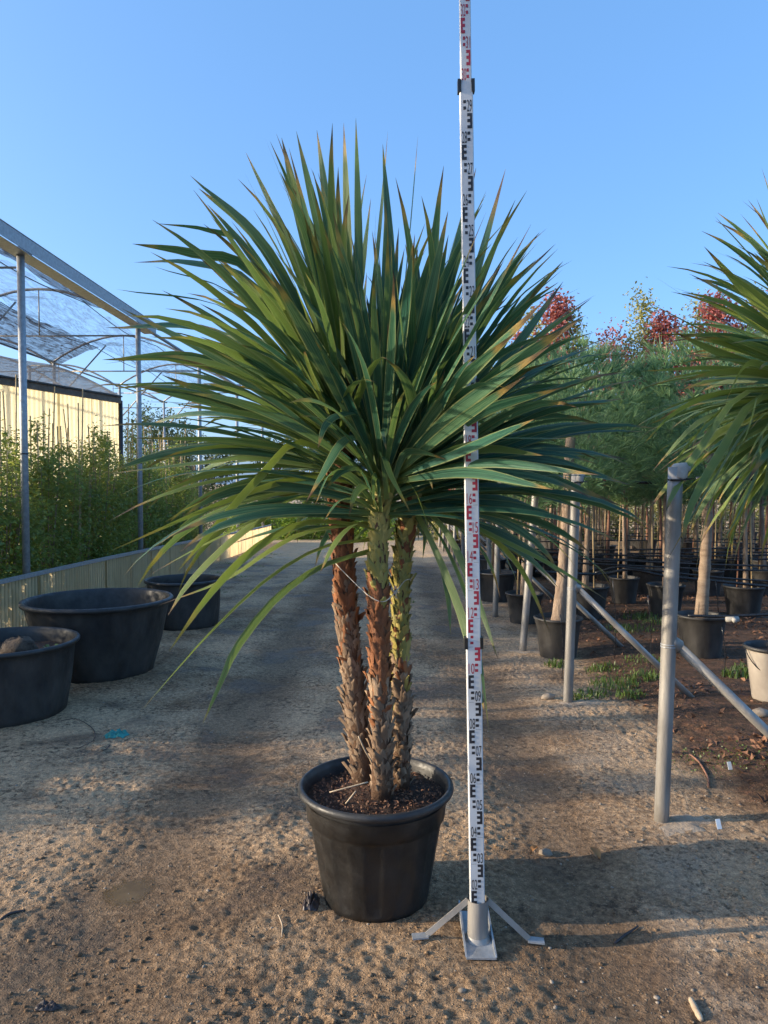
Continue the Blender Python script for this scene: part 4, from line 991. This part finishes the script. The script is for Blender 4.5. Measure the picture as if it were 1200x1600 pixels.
PC = Vector((atd(587, 2.955), 2.955, 0)); PC.z = gz(PC.x, PC.y)-.012
palm = thing('potted_palm', 'three-stemmed potted palm with spiky sword leaves in a black pot beside the levelling staff', 'palm', PC)
NP = 24
def potwob(a, i, z):
    return 1-.022*max(0.0, math.cos(NP/2*a))**.4 if .035 < z < .335 else 1
pr = [(.001, .006), (.195, .0), (.206, .008), (.210, .03), (.2115, .04), (.236, .19), (.2585, .325), (.2605, .340), (.272, .346), (.276, .40), (.279, .418)]
PSC = 1.035; pr = [(r*PSC, z) for r, z in pr]
pot = link('pot', MB().lathe(pr, 168, wob=potwob).mesh('pot', 'black'), palm, PC)
link('rim', MB().lathe([(.278, .436), (.294, .438), (.302, .442), (.3055, .450), (.304, .460), (.298, .467), (.290, .469), (.283, .464), (.277, .44), (.266, .38)], 96, wob=lambda a, i, z: PSC).mesh('pot_rim', 'black_rim'), pot, PC)
V = []; nr_, na = 26, 90; Fq = []
for i in range(nr_+1):
    for j in range(na):
        a = 2*math.pi*j/na; r = .282*i/nr_; x, y = r*math.cos(a), r*math.sin(a)
        V.append((x, y, .425-.012*(i/nr_)**2+.022*(float(fbm(np.array([x*22]), np.array([y*22]), 3, 90)[0])-.5)+.03*math.exp(-((x/.09)**2+(y/.09)**2))))
for i in range(nr_):
    for j in range(na): Fq.append((i*na+j, i*na+(j+1) % na, (i+1)*na+(j+1) % na, (i+1)*na+j))
link('soil', npmesh('pot_soil', np.array(V), np.array(Fq), 'soil', True), pot, PC)
# bark chips on the soil
n = 900; rr = .262*np.sqrt(rng.uniform(0, 1, n)); a = rng.uniform(0, 6.28, n)
pos = np.column_stack([PC.x+rr*np.cos(a), PC.y+rr*np.sin(a), PC.z+.432+0*a+.02*np.exp(-(rr/.1)**2)]); nr = np.array([0, 0, 1])+.7*rng.normal(size=(n, 3)); nr /= np.linalg.norm(nr, axis=1)[:, None]
V, Fc = leaf_cards(pos, nr, rng.uniform(.007, .020, n), .6)
tag(link('bark_chips', npmesh('bark_chips', V, Fc, 'litter'), pot, (0, 0, 0)), kind='stuff')

def pp(lst, d0, d1):
    k = len(lst)-1; return [P(a, b, d0+(d1-d0)*i/k) for i, (a, b) in enumerate(lst)]
pathA = pp([(570, 1232), (553, 1080), (541, 960), (536, 860), (531, 775), (534, 690), (541, 610)], 3.03, 3.06)
pathB = pp([(598, 1246), (595, 1120), (593, 1000), (590, 900), (592, 830), (598, 760), (601, 700)], 2.89, 2.90)
pathC = pp([(626, 1228), (626, 1100), (625, 980), (628, 890), (636, 820), (652, 740), (664, 680)], 3.00, 3.02)
tA, ptA = palm_trunk(palm, pathA, .043, .038, lambda f: 'bark_grey' if f < .42+rng.normal()*.07 else 'bark_brown', 100)
tB, ptB = palm_trunk(palm, pathB, .037, .033, lambda f: 'bark_grey' if f < .28+rng.normal()*.06 else 'bark_brown' if f < .60+rng.normal()*.03 else 'bark_green', 100, top=.93)
tC, ptC = palm_trunk(palm, pathC, .032, .030, lambda f: 'bark_grey' if f < .30+rng.normal()*.06 else ('bark_green' if rng.uniform() < .8 else 'bark_brown'), 100, top=.93)
HAND = [  # pixel course of leaves that stand out: (trunk, points, depth at base, depth at tip, width)
 (tA, [(545,640),(470,420),(384,238)], 3.06, 3.15, .050), (tA, [(540,600),(480,380),(440,215)], 3.04, 2.95, .055), (tA, [(548,600),(505,380),(463,205)], 3.06, 3.1, .055),
 (tA, [(552,600),(522,400),(495,203)], 3.06, 3.2, .052), (tA, [(556,590),(546,400),(537,192)], 3.06, 3.0, .052), (tA, [(560,590),(560,400),(556,184)], 3.06, 3.1, .050),
 (tA, [(565,600),(590,400),(606,205)], 3.06, 3.05, .052), (tB, [(605,680),(612,440),(598,225)], 2.92, 3.05, .055), (tB, [(608,680),(634,420),(653,212)], 2.92, 3.1, .055),
 (tA, [(540,620),(420,390),(297,274)], 3.05, 3.0, .052), (tA, [(535,620),(412,385),(310,294)], 3.05, 3.12, .055), (tA, [(535,640),(400,400),(330,360),(243,349)], 3.05, 3.15, .048),
 (tA, [(530,640),(400,430),(300,395),(207,381)], 3.05, 2.9, .055), (tA, [(530,650),(400,450),(300,410),(209,410)], 3.05, 3.05, .055), (tA, [(530,660),(380,470),(240,416)], 3.05, 2.95, .050),
 (tA, [(530,670),(370,490),(182,452)], 3.05, 3.2, .052), (tA, [(530,670),(340,520),(165,512)], 3.05, 2.9, .055), (tA, [(530,680),(330,565),(160,562)], 3.05, 3.0, .058),
 (tA, [(530,690),(340,605),(130,602)], 3.05, 3.1, .055), (tA, [(530,690),(360,570),(190,482)], 3.05, 2.85, .052), (tA, [(540,690),(390,640),(215,604)], 3.05, 2.75, .060),
 (tB, [(560,730),(400,690),(198,684)], 2.95, 2.80, .052), (tA, [(535,690),(390,640),(253,586)], 3.05, 2.85, .05), (tB, [(570,740),(400,715),(330,720),(170,740)], 2.95, 3.05, .048),
 (tB, [(575,760),(480,745),(360,780),(170,862)], 2.95, 2.75, .036), (tB, [(575,740),(470,690),(410,740),(330,830),(278,892)], 2.92, 2.70, .045),
 (tB, [(578,842),(500,855),(415,905),(330,985),(268,1055),(216,1116)], 2.90, 2.45, .052), (tB, [(578,860),(500,885),(430,935),(370,1010),(345,1065),(317,1130)], 2.90, 2.48, .050),
 (tB, [(575,820),(480,815),(400,855),(330,925),(264,1018)], 2.92, 2.60, .048), (tB, [(572,800),(460,790),(380,830),(300,905),(262,962)], 2.93, 2.75, .044),
 (tB, [(560,780),(470,775),(400,810),(300,860),(222,905)], 2.95, 2.7, .036), (tB, [(580,815),(480,830),(420,860),(352,905),(250,945)], 2.93, 2.8, .040), (tB, [(578,800),(520,822),(440,826),(360,850)], 2.98, 3.2, .05),
 (tB, [(590,830),(555,818),(525,845),(500,895)], 2.86, 2.62, .042), (tB, [(594,760),(565,655),(530,648),(508,665),(497,700)], 2.86, 2.52, .040),
 (tB, [(590,770),(565,690),(535,690),(505,738),(478,785)], 2.86, 2.50, .046), (tB, [(588,790),(565,735),(535,735),(508,765)], 2.86, 2.6, .038), (tB, [(588,790),(550,745),(515,740),(492,790)], 2.86, 2.55, .040),
 (tB, [(592,800),(575,760),(556,770),(545,808)], 2.85, 2.66, .036), (tB, [(588,800),(560,780),(530,782),(505,815)], 2.86, 2.62, .036), (tB, [(596,800),(590,745),(584,755),(585,795)], 2.84, 2.7, .030),
 (tB, [(604,780),(600,715),(612,745),(642,802)], 2.84, 2.6, .038), (tB, [(606,770),(600,700),(597,670),(604,705)], 2.84, 2.66, .028), (tB, [(610,770),(630,712),(658,706),(697,718)], 2.86, 2.56, .036),
 (tC, [(650,770),(640,742),(665,728),(676,765)], 2.95, 2.7, .030), (tC, [(650,770),(628,745),(648,765),(662,800),(676,850)], 2.95, 2.68, .038),
 (tC, [(645,790),(680,860),(720,960),(745,1060),(757,1112)], 2.98, 2.55, .042), (tC, [(648,780),(700,835),(745,935),(778,1030)], 2.98, 2.58, .036), (tC, [(645,800),(684,865),(700,930),(704,992)], 3.0, 2.78, .036),
 (tC, [(650,790),(690,840),(730,930),(748,1010),(764,1145)], 2.98, 2.5, .032), (tC, [(665,780),(760,830),(860,880),(958,944)], 3.0, 2.85, .048), (tC, [(665,790),(755,830),(815,890),(860,990)], 3.0, 2.9, .034),
 (tC, [(650,700),(745,590),(852,432)], 3.0, 2.75, .062), (tC, [(650,690),(720,500),(790,264)], 3.02, 3.05, .055), (tB, [(610,700),(690,470),(744,262)], 2.95, 3.15, .055),
 (tC, [(660,700),(750,500),(868,381)], 3.03, 3.15, .050), (tC, [(660,700),(780,520),(880,408)], 3.03, 3.3, .050), (tC, [(665,700),(800,560),(924,466)], 3.03, 3.1, .030),
 (tC, [(665,700),(790,560),(880,440)], 3.03, 3.35, .050), (tC, [(670,705),(810,590),(930,540)], 3.03, 3.3, .055), (tC, [(670,710),(800,620),(905,600)], 3.03, 2.85, .055),
 (tC, [(670,720),(830,645),(978,622)], 3.03, 3.2, .052), (tC, [(670,730),(830,685),(992,662)], 3.03, 3.0, .055), (tC, [(670,740),(830,715),(985,758)], 3.03, 3.1, .050),
 (tC, [(665,745),(800,730),(975,792)], 3.03, 2.9, .05), (tC, [(665,760),(790,760),(930,800)], 3.03, 3.15, .045), (tC, [(655,715),(740,640),(818,583)], 2.98, 2.62, .040),
 (tC, [(652,722),(715,650),(770,668)], 2.98, 2.68, .032), (tC, [(652,735),(750,702),(852,712)], 2.98, 2.62, .040), (tC, [(655,730),(720,662),(800,690)], 2.98, 2.7, .032),
 (tB, [(612,730),(690,560),(790,400)], 2.88, 2.08, .050), (tB, [(615,735),(720,600),(850,470)], 2.88, 2.08, .050), (tB, [(618,740),(740,650),(880,605)], 2.88, 2.08, .052),
 (tB, [(618,745),(740,690),(900,685)], 2.88, 2.1, .050), (tB, [(618,750),(750,722),(935,742)], 2.88, 2.12, .048), (tB, [(612,720),(680,520),(760,330)], 2.88, 2.1, .050),
 (tB, [(620,740),(760,600),(905,500)], 2.88, 2.1, .050), (tB, [(615,735),(705,610),(805,520)], 2.88, 2.06, .046), (tB, [(618,745),(725,702),(835,655)], 2.88, 2.06, .046), (tB, [(618,752),(730,738),(865,765)], 2.88, 2.1, .044), (tB, [(616,742),(712,662),(820,588)], 2.88, 2.06, .040),
 (tB, [(612,735),(700,585),(830,350)], 2.88, 2.1, .050), (tB, [(614,738),(715,640),(860,540)], 2.88, 2.08, .05), (tB, [(612,720),(660,520),(700,330)], 2.88, 2.45, .050), (tB, [(590,720),(560,520),(520,330)], 2.88, 2.5, .052), (tB, [(586,725),(500,560),(420,420)], 2.88, 2.45, .052),
 (tB, [(584,735),(470,620),(330,545)], 2.88, 2.5, .052), (tB, [(582,745),(440,660),(270,630)], 2.88, 2.55, .052), (tB, [(600,720),(598,520),(585,360)], 2.88, 2.5, .05), (tB, [(604,720),(630,520),(645,380)], 2.88, 2.4, .05),
 (tB, [(608,740),(612,620),(606,505)], 2.86, 2.62, .040), (tB, [(614,740),(650,640),(700,560)], 2.88, 2.6, .046), (tC, [(640,735),(668,660),(696,575)], 2.95, 2.7, .040),
]
for tk, px_, d0, d1, wd in HAND:
    leaf_obj(pp(px_, d0, d1), wd*(.92 if px_[-1][1] < 800 else .80), tk, None, rng.uniform(.12, .3), rng.normal()*.35, 12, rng.choice([-1, 1])*rng.uniform(.35, 1.15), 'palm_yellow' if px_[-1][1] > 850 or (tk is tC and wd <= .04) or (wd < .05 and 560 < px_[-1][1] and px_[-1][0] < 300) else 'palm_pale_sunlit' if (tk is tA and px_[-1][1] < 300) else 'palm')
def crown(trunk, pts, lo, n_, Lr, elr, azr=(0, 360), skip=None, wid=(.036, .052), seg=11, pw=1.0, mat='palm', joined=False):
    k = len(pts); made = 0; i = 0; acc = ([], [], []) if joined else None
    while made < n_:
        f_ = (made+.5)/n_; i += 1
        el = R(elr[0]+(elr[1]-elr[0])*f_**pw)+rng.normal()*.12
        g_ = (i*.618034) % 1.0; az = R(azr[0]+(azr[1]-azr[0])*g_)+rng.normal()*.08
        u = lo+(1-lo)*f_; j = min(k-2, int(u*(k-1))); p0 = pts[j].lerp(pts[j+1], u*(k-1)-j)
        if skip and skip(math.cos(az), math.sin(az), el): continue
        Lg = rng.uniform(*Lr)*(1-.12*max(0, .3-f_)); dr = R(12+30*(1-f_)+rng.uniform(-8, 26))
        arc_leaf(p0, az, el, Lg, dr, rng.uniform(*wid), trunk, seg, mat if rng.uniform() < .5 else 'palm', acc); made += 1
    if joined: tag(link('leaves', leaf_mesh(*acc, mat), trunk, (0, 0, 0)), kind='stuff')
    return made
nl = len(HAND)
nl += crown(tA, ptA, .68, 70, (.82, 1.06), (-8, 84), (62, 268), lambda cx, sy, el: (sy < -.45 and el < R(22)), mat='palm_pale_sunlit')
nl += crown(tB, ptB, .70, 60, (.76, 1.0), (2, 86), (0, 360), lambda cx, sy, el: (sy < -.2 and abs(cx) < .85 and el < R(34)))
nl += crown(tC, ptC, .70, 64, (.78, 1.02), (-10, 80), (-95, 112), lambda cx, sy, el: (sy < -.5 and el < R(24)))
assert nl <= 300, nl
crown(tA, ptA, .70, 120, (.70, 1.04), (-6, 86), (50, 285), lambda cx, sy, el: (sy < -.35 and el < R(25)), (.028, .044), 9, .9, 'palm_pale_sunlit', True)
crown(tB, ptB, .72, 105, (.64, .98), (8, 86), (0, 360), lambda cx, sy, el: (sy < -.1 and abs(cx) < .9 and el < R(42)), (.028, .044), 9, .8, 'palm', True)
crown(tC, ptC, .72, 120, (.68, 1.02), (-8, 82), (-100, 125), lambda cx, sy, el: (sy < -.4 and el < R(28)), (.028, .044), 9, .9, 'palm', True)
# string tying the stems
s1, s2, s3 = P(522, 878, 2.98), P(578, 932, 2.84), P(632, 908, 2.95)
st = W0('tie_string', MB().tube(catmull([s1, (s1+s2)/2+Vector((0, 0, -.004)), s2, P(600, 940, 2.835), P(618, 925, 2.88), s3, P(640, 905, 2.99)], 24), .0019, 5), 'string', palm)
kn = [P(621, 922, 2.90)+Vector((rng.normal()*.012, rng.normal()*.006, rng.normal()*.016)) for _ in range(12)]
W0('knot', MB().tube(catmull(kn, 50), .0015, 4), 'string', st)
# dry threads hanging on the lower stems and soil
for a, b, c, d in (((560,1150),(570,1172),(582,1192),2.83), ((515,1238),(545,1230),(575,1222),2.80), ((540,1256),(548,1246),(556,1236),2.76)):
    W0('dry_fibre', MB().tube(catmull([P(*a, d), P(*b, d), P(*c, d+.01)], 8), .003, 4), 'palewood', palm)

# the second palm, its crown reaching in from the right
Q = Vector((atd(1312, 3.9), 3.9, 0)); Q.z = gz(Q.x, Q.y)-.012
palm2 = thing('potted_palm', 'spiky potted palm with drooping pale lower leaves behind the tape-capped steel post', 'palm', Q)
p2 = link('pot', MB().lathe(pr, 72).mesh('pot', 'black'), palm2, Q)
link('rim', MB().lathe([(.277, .412), (.305, .421), (.309, .434), (.300, .465), (.279, .462), (.266, .38)], 60).mesh('pot_rim', 'black_rim'), p2, Q)
link('soil', MB().lathe([(.001, .43), (.14, .425), (.274, .415)], 30).mesh('pot_soil', 'soil'), p2, Q)
path2 = [Q+Vector((0, 0, .40)), Q+Vector((.02, .01, .9)), Q+Vector((0, 0, 1.4)), Q+Vector((-.01, 0, 1.95)), Q+Vector((-.01, 0, 2.2))]
t2, pt2 = palm_trunk(palm2, path2, .05, .045, lambda f: 'bark_grey' if f < .5 else 'bark_brown', 0)
H2 = [([(1268,590),(1190,420),(1117,338)], 3.55, 3.35, .055), ([(1268,590),(1180,470),(1100,385)], 3.55, 3.6, .050), ([(1268,600),(1160,520),(1020,430)], 3.55, 3.5, .050),
      ([(1268,605),(1150,540),(1008,470)], 3.55, 3.4, .05), ([(1268,610),(1150,560),(1055,520)], 3.55, 3.6, .05), ([(1268,615),(1140,575),(1000,580)], 3.55, 3.3, .045),
      ([(1268,620),(1150,610),(1060,640),(1000,700)], 3.55, 3.4, .045), ([(1265,625),(1150,630),(1070,700),(1030,770)], 3.53, 3.3, .045), ([(1262,630),(1170,610),(1100,690),(1055,765),(1040,800)], 3.5, 3.15, .042),
      ([(1262,640),(1190,620),(1130,700),(1080,790),(1064,860)], 3.5, 3.1, .044), ([(1260,640),(1195,610),(1165,680),(1110,780),(1085,905)], 3.48, 3.05, .044), ([(1262,650),(1200,660),(1180,740),(1150,810),(1120,860)], 3.48, 3.05, .042),
      ([(1265,660),(1215,680),(1195,760),(1165,820),(1138,905)], 3.46, 3.0, .04), ([(1262,640),(1195,640),(1120,740),(1040,880)], 3.5, 3.2, .036), ([(1262,600),(1205,575),(1165,570),(1130,635)], 3.48, 3.2, .036),
      ([(1270,560),(1215,380),(1182,310)], 3.55, 3.4, .05), ([(1270,560),(1225,360),(1190,262)], 3.55, 3.5, .05), ([(1262,650),(1150,660),(1060,740),(1010,800)], 3.55, 3.6, .04),
      ([(1262,640),(1160,640),(1090,660),(1020,735)], 3.55, 3.7, .04), ([(1268,590),(1170,500),(1110,440)], 3.55, 3.3, .05)]
for px_, d0, d1, wd in H2: leaf_obj(pp([(px_[0][0]+38, px_[0][1]-5)]+px_[1:], d0+.35, d1+.30), wd, t2, None, rng.uniform(.12, .3), rng.normal()*.3, 12, rng.choice([-1, 1])*rng.uniform(.3, 1.0), 'palm_pale_sunlit')
crown(t2, pt2, .80, 120, (.80, 1.04), (-45, 86), (0, 360))
crown(t2, pt2, .80, 250, (.80, 1.15), (-55, 86), (95, 265), None, (.032, .048), 10, 1.0, 'palm_pale_sunlit', True)

# ------------------------------------------------------------------ levelling staff and its stand
SB = Vector((atd(749.5, 2.64), 2.64, 0)); SB.z = gz(SB.x, SB.y)
SB.z = float(base_z(SB.x, SB.y))
staff = thing('levelling_staff', 'tall white telescopic levelling staff with black and red E graduations standing in its stand', 'measuring staff', SB)
staff.rotation_euler = (R(2.9), R(-1.35), 0)
def sp_(name, mb, mat, smooth=False, par=None):
    o = bpy.data.objects.new(name, mb.mesh(name, mat, smooth)); COL.objects.link(o); o.parent = par or staff; return o
SECT = [(.145, 1.12, .053, .028), (1.121, 2.02, .048, .024), (2.021, 2.995, .044, .020), (2.996, 3.52, .037, .016)]
def text_mesh(s, h, wscale):
    c = bpy.data.curves.new('t', 'FONT'); c.body = s; c.size = 1; c.align_x = 'LEFT'; ob = bpy.data.objects.new('t', c); COL.objects.link(ob)
    bpy.context.view_layer.update(); dg = bpy.context.evaluated_depsgraph_get(); me = bpy.data.meshes.new_from_object(ob.evaluated_get(dg))
    vs_ = [v.co.copy() for v in me.vertices]; fs = [tuple(p.vertices) for p in me.polygons]
    bpy.data.objects.remove(ob); bpy.data.curves.remove(c); bpy.data.meshes.remove(me)
    x0 = min(v.x for v in vs_); x1 = max(v.x for v in vs_); y0 = min(v.y for v in vs_); y1 = max(v.y for v in vs_)
    return [((v.x-x0)/(x1-x0)*wscale, (v.y-y0)/(y1-y0)*h) for v in vs_], fs
for (za, zb, w_, th) in SECT:
    body = MB(); b_ = .003; hw, ht = w_/2, th/2
    ring = [(-hw+b_, -ht), (hw-b_, -ht), (hw, -ht+b_), (hw, ht-b_), (hw-b_, ht), (-hw+b_, ht), (-hw, ht-b_), (-hw, -ht+b_)]
    v = [(x, y, za) for x, y in ring]+[(x, y, zb) for x, y in ring]
    body.add(v, [(i, (i+1) % 8, 8+(i+1) % 8, 8+i) for i in range(8)]+[tuple(range(7, -1, -1)), tuple(range(8, 16))])
    sec = sp_('section', body, 'staff')
    yf = -ht-.0012; fine_ = {'ink': MB(), 'red': MB()}
    def quad(mb, x0, z0, x1, z1):
        z0 = max(z0, za+.001); z1 = min(z1, zb-.001)
        if z1-z0 < .0008: return
        mb.add([(x0, yf, z0), (x1, yf, z0), (x1, yf, z1), (x0, yf, z1)], [(0, 1, 2, 3)])
    for k in range(1, 36):
        z = k/10
        if z+.1 <= za or z >= zb: continue
        col = 'red' if (10 <= k < 20 or k >= 30) else 'ink'; even = k % 2 == 0
        bw = w_*.36; sgn = 1 if even else -1       # even: marks on the right half; odd: on the left
        xo = w_*.40*sgn; xi = xo-bw*sgn; xm = xo-bw*.42*sgn
        # the E: spine on the outer side, three teeth, one outline
        lo_, hi_ = max(z+.050, za+.001), min(z+.0985, zb-.001)
        if hi_-lo_ > .045:
            o_ = [(xo, .050), (xi, .050), (xi, .060), (xm, .060), (xm, .070), (xi, .070), (xi, .080), (xm, .080), (xm, .0885), (xi, .0885), (xi, .0985), (xo, .0985), (xo, .080), (xo, .070), (xo, .0885), (xo, .060)]
            e_ = MB(); e_.add([(x, yf, z+q) for x, q in o_], [(0, 1, 2, 3, 15), (15, 3, 4, 13), (13, 4, 5, 6, 7, 12), (12, 7, 8, 14), (14, 8, 9, 10, 11)])
            sp_('e_mark', e_, col, False, sec)
        for tz in (.010, .030): quad(fine_[col], min(xi, xi+bw*.58*sgn), z+tz, max(xi, xi+bw*.58*sgn), z+tz+.010)
        quad(fine_['ink'], (-w_*.42 if even else w_*.06), z+.0995, (-w_*.06 if even else w_*.42), z+.1003)
        if z+.004 > za and z+.045 < zb:
            tv, tf = text_mesh('%02d' % k, .038, w_*.38)
            ox = (-w_*.38 if even else w_*.02); nm = MB(); nm.add([(ox+a, yf-.0002, z+.003+b) for a, b in tv], tf); sp_('numeral', nm, col, False, sec)
    for col, mb in fine_.items():
        if mb.v: tag(sp_('fine_graduations', mb, col, False, sec), kind='stuff')
for zc, w_, th in ((1.12, .053, .028), (2.02, .048, .024), (2.995, .044, .020)):
    for sg in (-1, 1):
        mb = MB(); mb.box((sg*w_/2-.005 if sg > 0 else -w_/2-.006, -th/2-.003, zc-.028), (w_/2+.006 if sg > 0 else -w_/2+.005, th/2+.003, zc+.012))
        sp_('clip', mb, 'black')
stand = thing('staff_stand', 'galvanised steel stand with socket tube, channel foot and two splayed legs', 'stand', SB)
g0 = SB
W0('socket_tube', MB().tube([g0+Vector((0, 0, .012)), g0+Vector((0, 0, .155))], .0375, 24, cap=False).tube([g0+Vector((0, 0, .154)), g0+Vector((0, 0, .03))], .034, 24, cap=False), 'galv_old', stand)
W0('weld', MB().lathe([(.050, .008), (.044, .014), (.0378, .022)], 24, c=(g0.x, g0.y, g0.z)), 'galv_old', stand)
ch = MB(); hwc = .0525
ch.box((g0.x-hwc, g0.y-.115, g0.z+.001), (g0.x+hwc, g0.y+.17, g0.z+.0075))
for sg in (-1, 1):
    xs_ = g0.x+sg*hwc; v = [(xs_-.0032, g0.y-.112, g0.z+.008), (xs_+.0032, g0.y-.112, g0.z+.008), (xs_+.0032, g0.y+.17, g0.z+.008), (xs_-.0032, g0.y+.17, g0.z+.008),
         (xs_-.0032, g0.y-.105, g0.z+.012), (xs_+.0032, g0.y-.105, g0.z+.012), (xs_+.0032, g0.y+.17, g0.z+.05), (xs_-.0032, g0.y+.17, g0.z+.05)]
    ch.add(v, [(0,3,2,1),(4,5,6,7),(0,1,5,4),(1,2,6,5),(2,3,7,6),(3,0,4,7)])
W0('channel_foot', ch, 'galv', stand, False)
for sg, fx, dy in ((-1, -.185, .03), (1, .185, .01)):
    a = g0+Vector((sg*.036, 0, .148)); b = g0+Vector((fx, dy-.02, .012)); c = g0+Vector((fx+sg*.055, dy-.025, .006))
    lg = MB(); lg.bar(a, b, .020, .006, (0, -1, .25)); W0('leg', lg, 'galv_old', stand, False)
    ft = MB(); ft.bar(b+Vector((-sg*.004, 0, -.003)), c, .034, .006); W0('foot_plate', ft, 'galv', stand, False)

# ------------------------------------------------------------------ little things on the ground
def crumple(name, px, py, rx, ry, h, mat, label, cat, seed, nu=18, nv=14):
    g = G(px, py); V = []; Fq = []
    for i in range(nu+1):
        for j in range(nv+1):
            u, v_ = i/nu*2-1, j/nv*2-1; rr = 1+.35*float(vnoise(np.array([math.atan2(v_, u)*1.6+9]), np.array([seed*1.0]), seed)[0])
            x = g.x+u*rx*rr*(1-.25*abs(v_)); y = g.y+v_*ry*rr*(1-.25*abs(u))
            q = float(fbm(np.array([u*2.6+seed]), np.array([v_*2.6]), 3, seed)[0]); e = max(0, 1-max(abs(u), abs(v_))**3)
            V.append((x, y, gz(x, y)+.003+h*abs(q-.45)*3.2*e))
    for i in range(nu):
        for j in range(nv): a = i*(nv+1)+j; Fq.append((a, a+1, a+nv+2, a+nv+1))
    return tag(link(name, npmesh(name, np.array(V), np.array(Fq), mat, True)), label, cat)
crumple('cloth_scrap', 182, 1149, .075, .06, .035, 'teal', 'crumpled teal cloth scrap lying on the drive near the tubs', 'cloth', 5)
crumple('plastic_scrap', 487, 1412, .03, .055, .05, 'darkscrap', 'torn black plastic scrap at the foot of the palm pot', 'plastic', 8)
crumple('dead_leaf', 75, 1566, .035, .018, .02, 'darkscrap', 'dark withered leaf lying flat on the near mud', 'leaf', 12)
def stick(name, pts, r, mat, label, cat, lift=.008):
    P3 = []
    for px, py in pts:
        g = G(px, py); P3.append((g.x, g.y, gz(g.x, g.y)+lift))
    k = len(P3); pts3 = catmull(P3, 10); rad = [r*(.55+.6*math.sin(.5+2.2*i/9))*rng.uniform(.85, 1.1) for i in range(10)]
    return tag(link(name, MB().tube(pts3, rad, 7).mesh(name, mat)), label, cat)
stick('bone_stick', [(1079, 1558), (1088, 1575), (1096, 1590)], .0095, 'palewood', 'short pale weathered stick on the near ground', 'stick', .008)
stick('twig', [(960, 1466), (975, 1455), (997, 1442)], .0045, 'darkscrap', 'dark thin twig on the gravel right of the stand', 'twig', .005)
stick('twig', [(435, 1432), (441, 1448), (440, 1465)], .0028, 'palewood', 'thin pale twig on the churned mud left of the pot', 'twig', .006)
stick('twig', [(1078, 1180), (1092, 1192), (1106, 1216), (1107, 1232)], .006, 'redbark', 'bent brown twig lying in the bed', 'twig', .008)
stick('wire', [(95, 1128), (120, 1125), (145, 1140), (147, 1158), (120, 1172)], .0022, 'darkscrap', 'thin dark wire curled on the ground by the ribbed tub', 'wire', .006)
stick('twig', [(160, 1175), (166, 1170), (172, 1163)], .004, 'darkscrap', 'short dark twig below the teal cloth', 'twig', .006)
stick('twig', [(0, 1440), (15, 1432), (40, 1425)], .005, 'darkscrap', 'dark twig half pressed into the mud at the left', 'twig', .005)
def flat_leaf(px, py, Lf, Wf, rz, mat, label):
    g = G(px, py); z = gz(g.x, g.y)+.006; V = []; Fq = []
    for i in range(9):
        t = i/8; w_ = Wf*.5*math.sin(math.pi*min(1, t*.95+.03))**.8; a = rz
        for s in (-1, 0, 1):
            x = (t-.5)*Lf; y = s*w_; V.append((g.x+x*math.cos(a)-y*math.sin(a), g.y+x*math.sin(a)+y*math.cos(a), z+.012*abs(s)+.03*(t-.3)**2+.02*math.sin(t*3)))
    for i in range(8):
        a = 3*i; Fq += [(a, a+1, a+4, a+3), (a+1, a+2, a+5, a+4)]
    return tag(link('fallen_leaf', npmesh('fallen_leaf', np.array(V), np.array(Fq), mat, True)), label, 'leaf')
flat_leaf(930, 1336, .075, .04, 1.9, 'dryleaf', 'curled orange dry leaf on the gravel right of the staff')
flat_leaf(834, 1330, .05, .03, .7, 'dryleaf', 'small dull orange leaf on the mud beside the staff')
for i, (px, py) in enumerate(((1125, 1297), (1142, 1203))):
    g = G(px, py); mb = MB(); z = gz(g.x, g.y)
    mb.add([(g.x-.012, g.y, z+.002), (g.x+.012, g.y+.004, z+.002), (g.x+.012, g.y+.03, z+.04), (g.x-.012, g.y+.026, z+.04), (g.x-.012, g.y+.003, z+.001), (g.x+.012, g.y+.007, z+.001), (g.x+.012, g.y+.032, z+.039), (g.x-.012, g.y+.028, z+.039)], [(0,1,2,3),(7,6,5,4),(0,4,5,1),(2,6,7,3),(1,5,6,2),(0,3,7,4)])
    tag(link('plant_tag', mb.mesh('plant_tag', 'tagwhite', False)), ['white plastic plant tag stuck in the dark soil beside the tape-capped post', 'small white plastic plant tag farther into the bed by the bent twig'][i], 'tag')
def rock(px, py, s, label, seed):
    g = G(px, py); z = gz(g.x, g.y); r = np.random.default_rng(seed)
    v = ico_v*(1+.25*r.uniform(-1, 1, (12, 1)))*s*np.array([1.3, .9, .65])+np.array([g.x, g.y, z+s*.25])
    tag(link('rock', npmesh('rock', v, ico_f, 'stone', False)), label, 'rock')
rock(853, 1328, .028, 'pale rounded stone on the mud right of the staff', 1); rock(856, 1090, .05, 'pale angular stone at the bed edge beside the weeds', 2)
rock(1190, 1117, .06, 'pale stone in the bed near the beige pot', 3); rock(722, 1550, .012, 'small pale stone in front of the stand', 4)
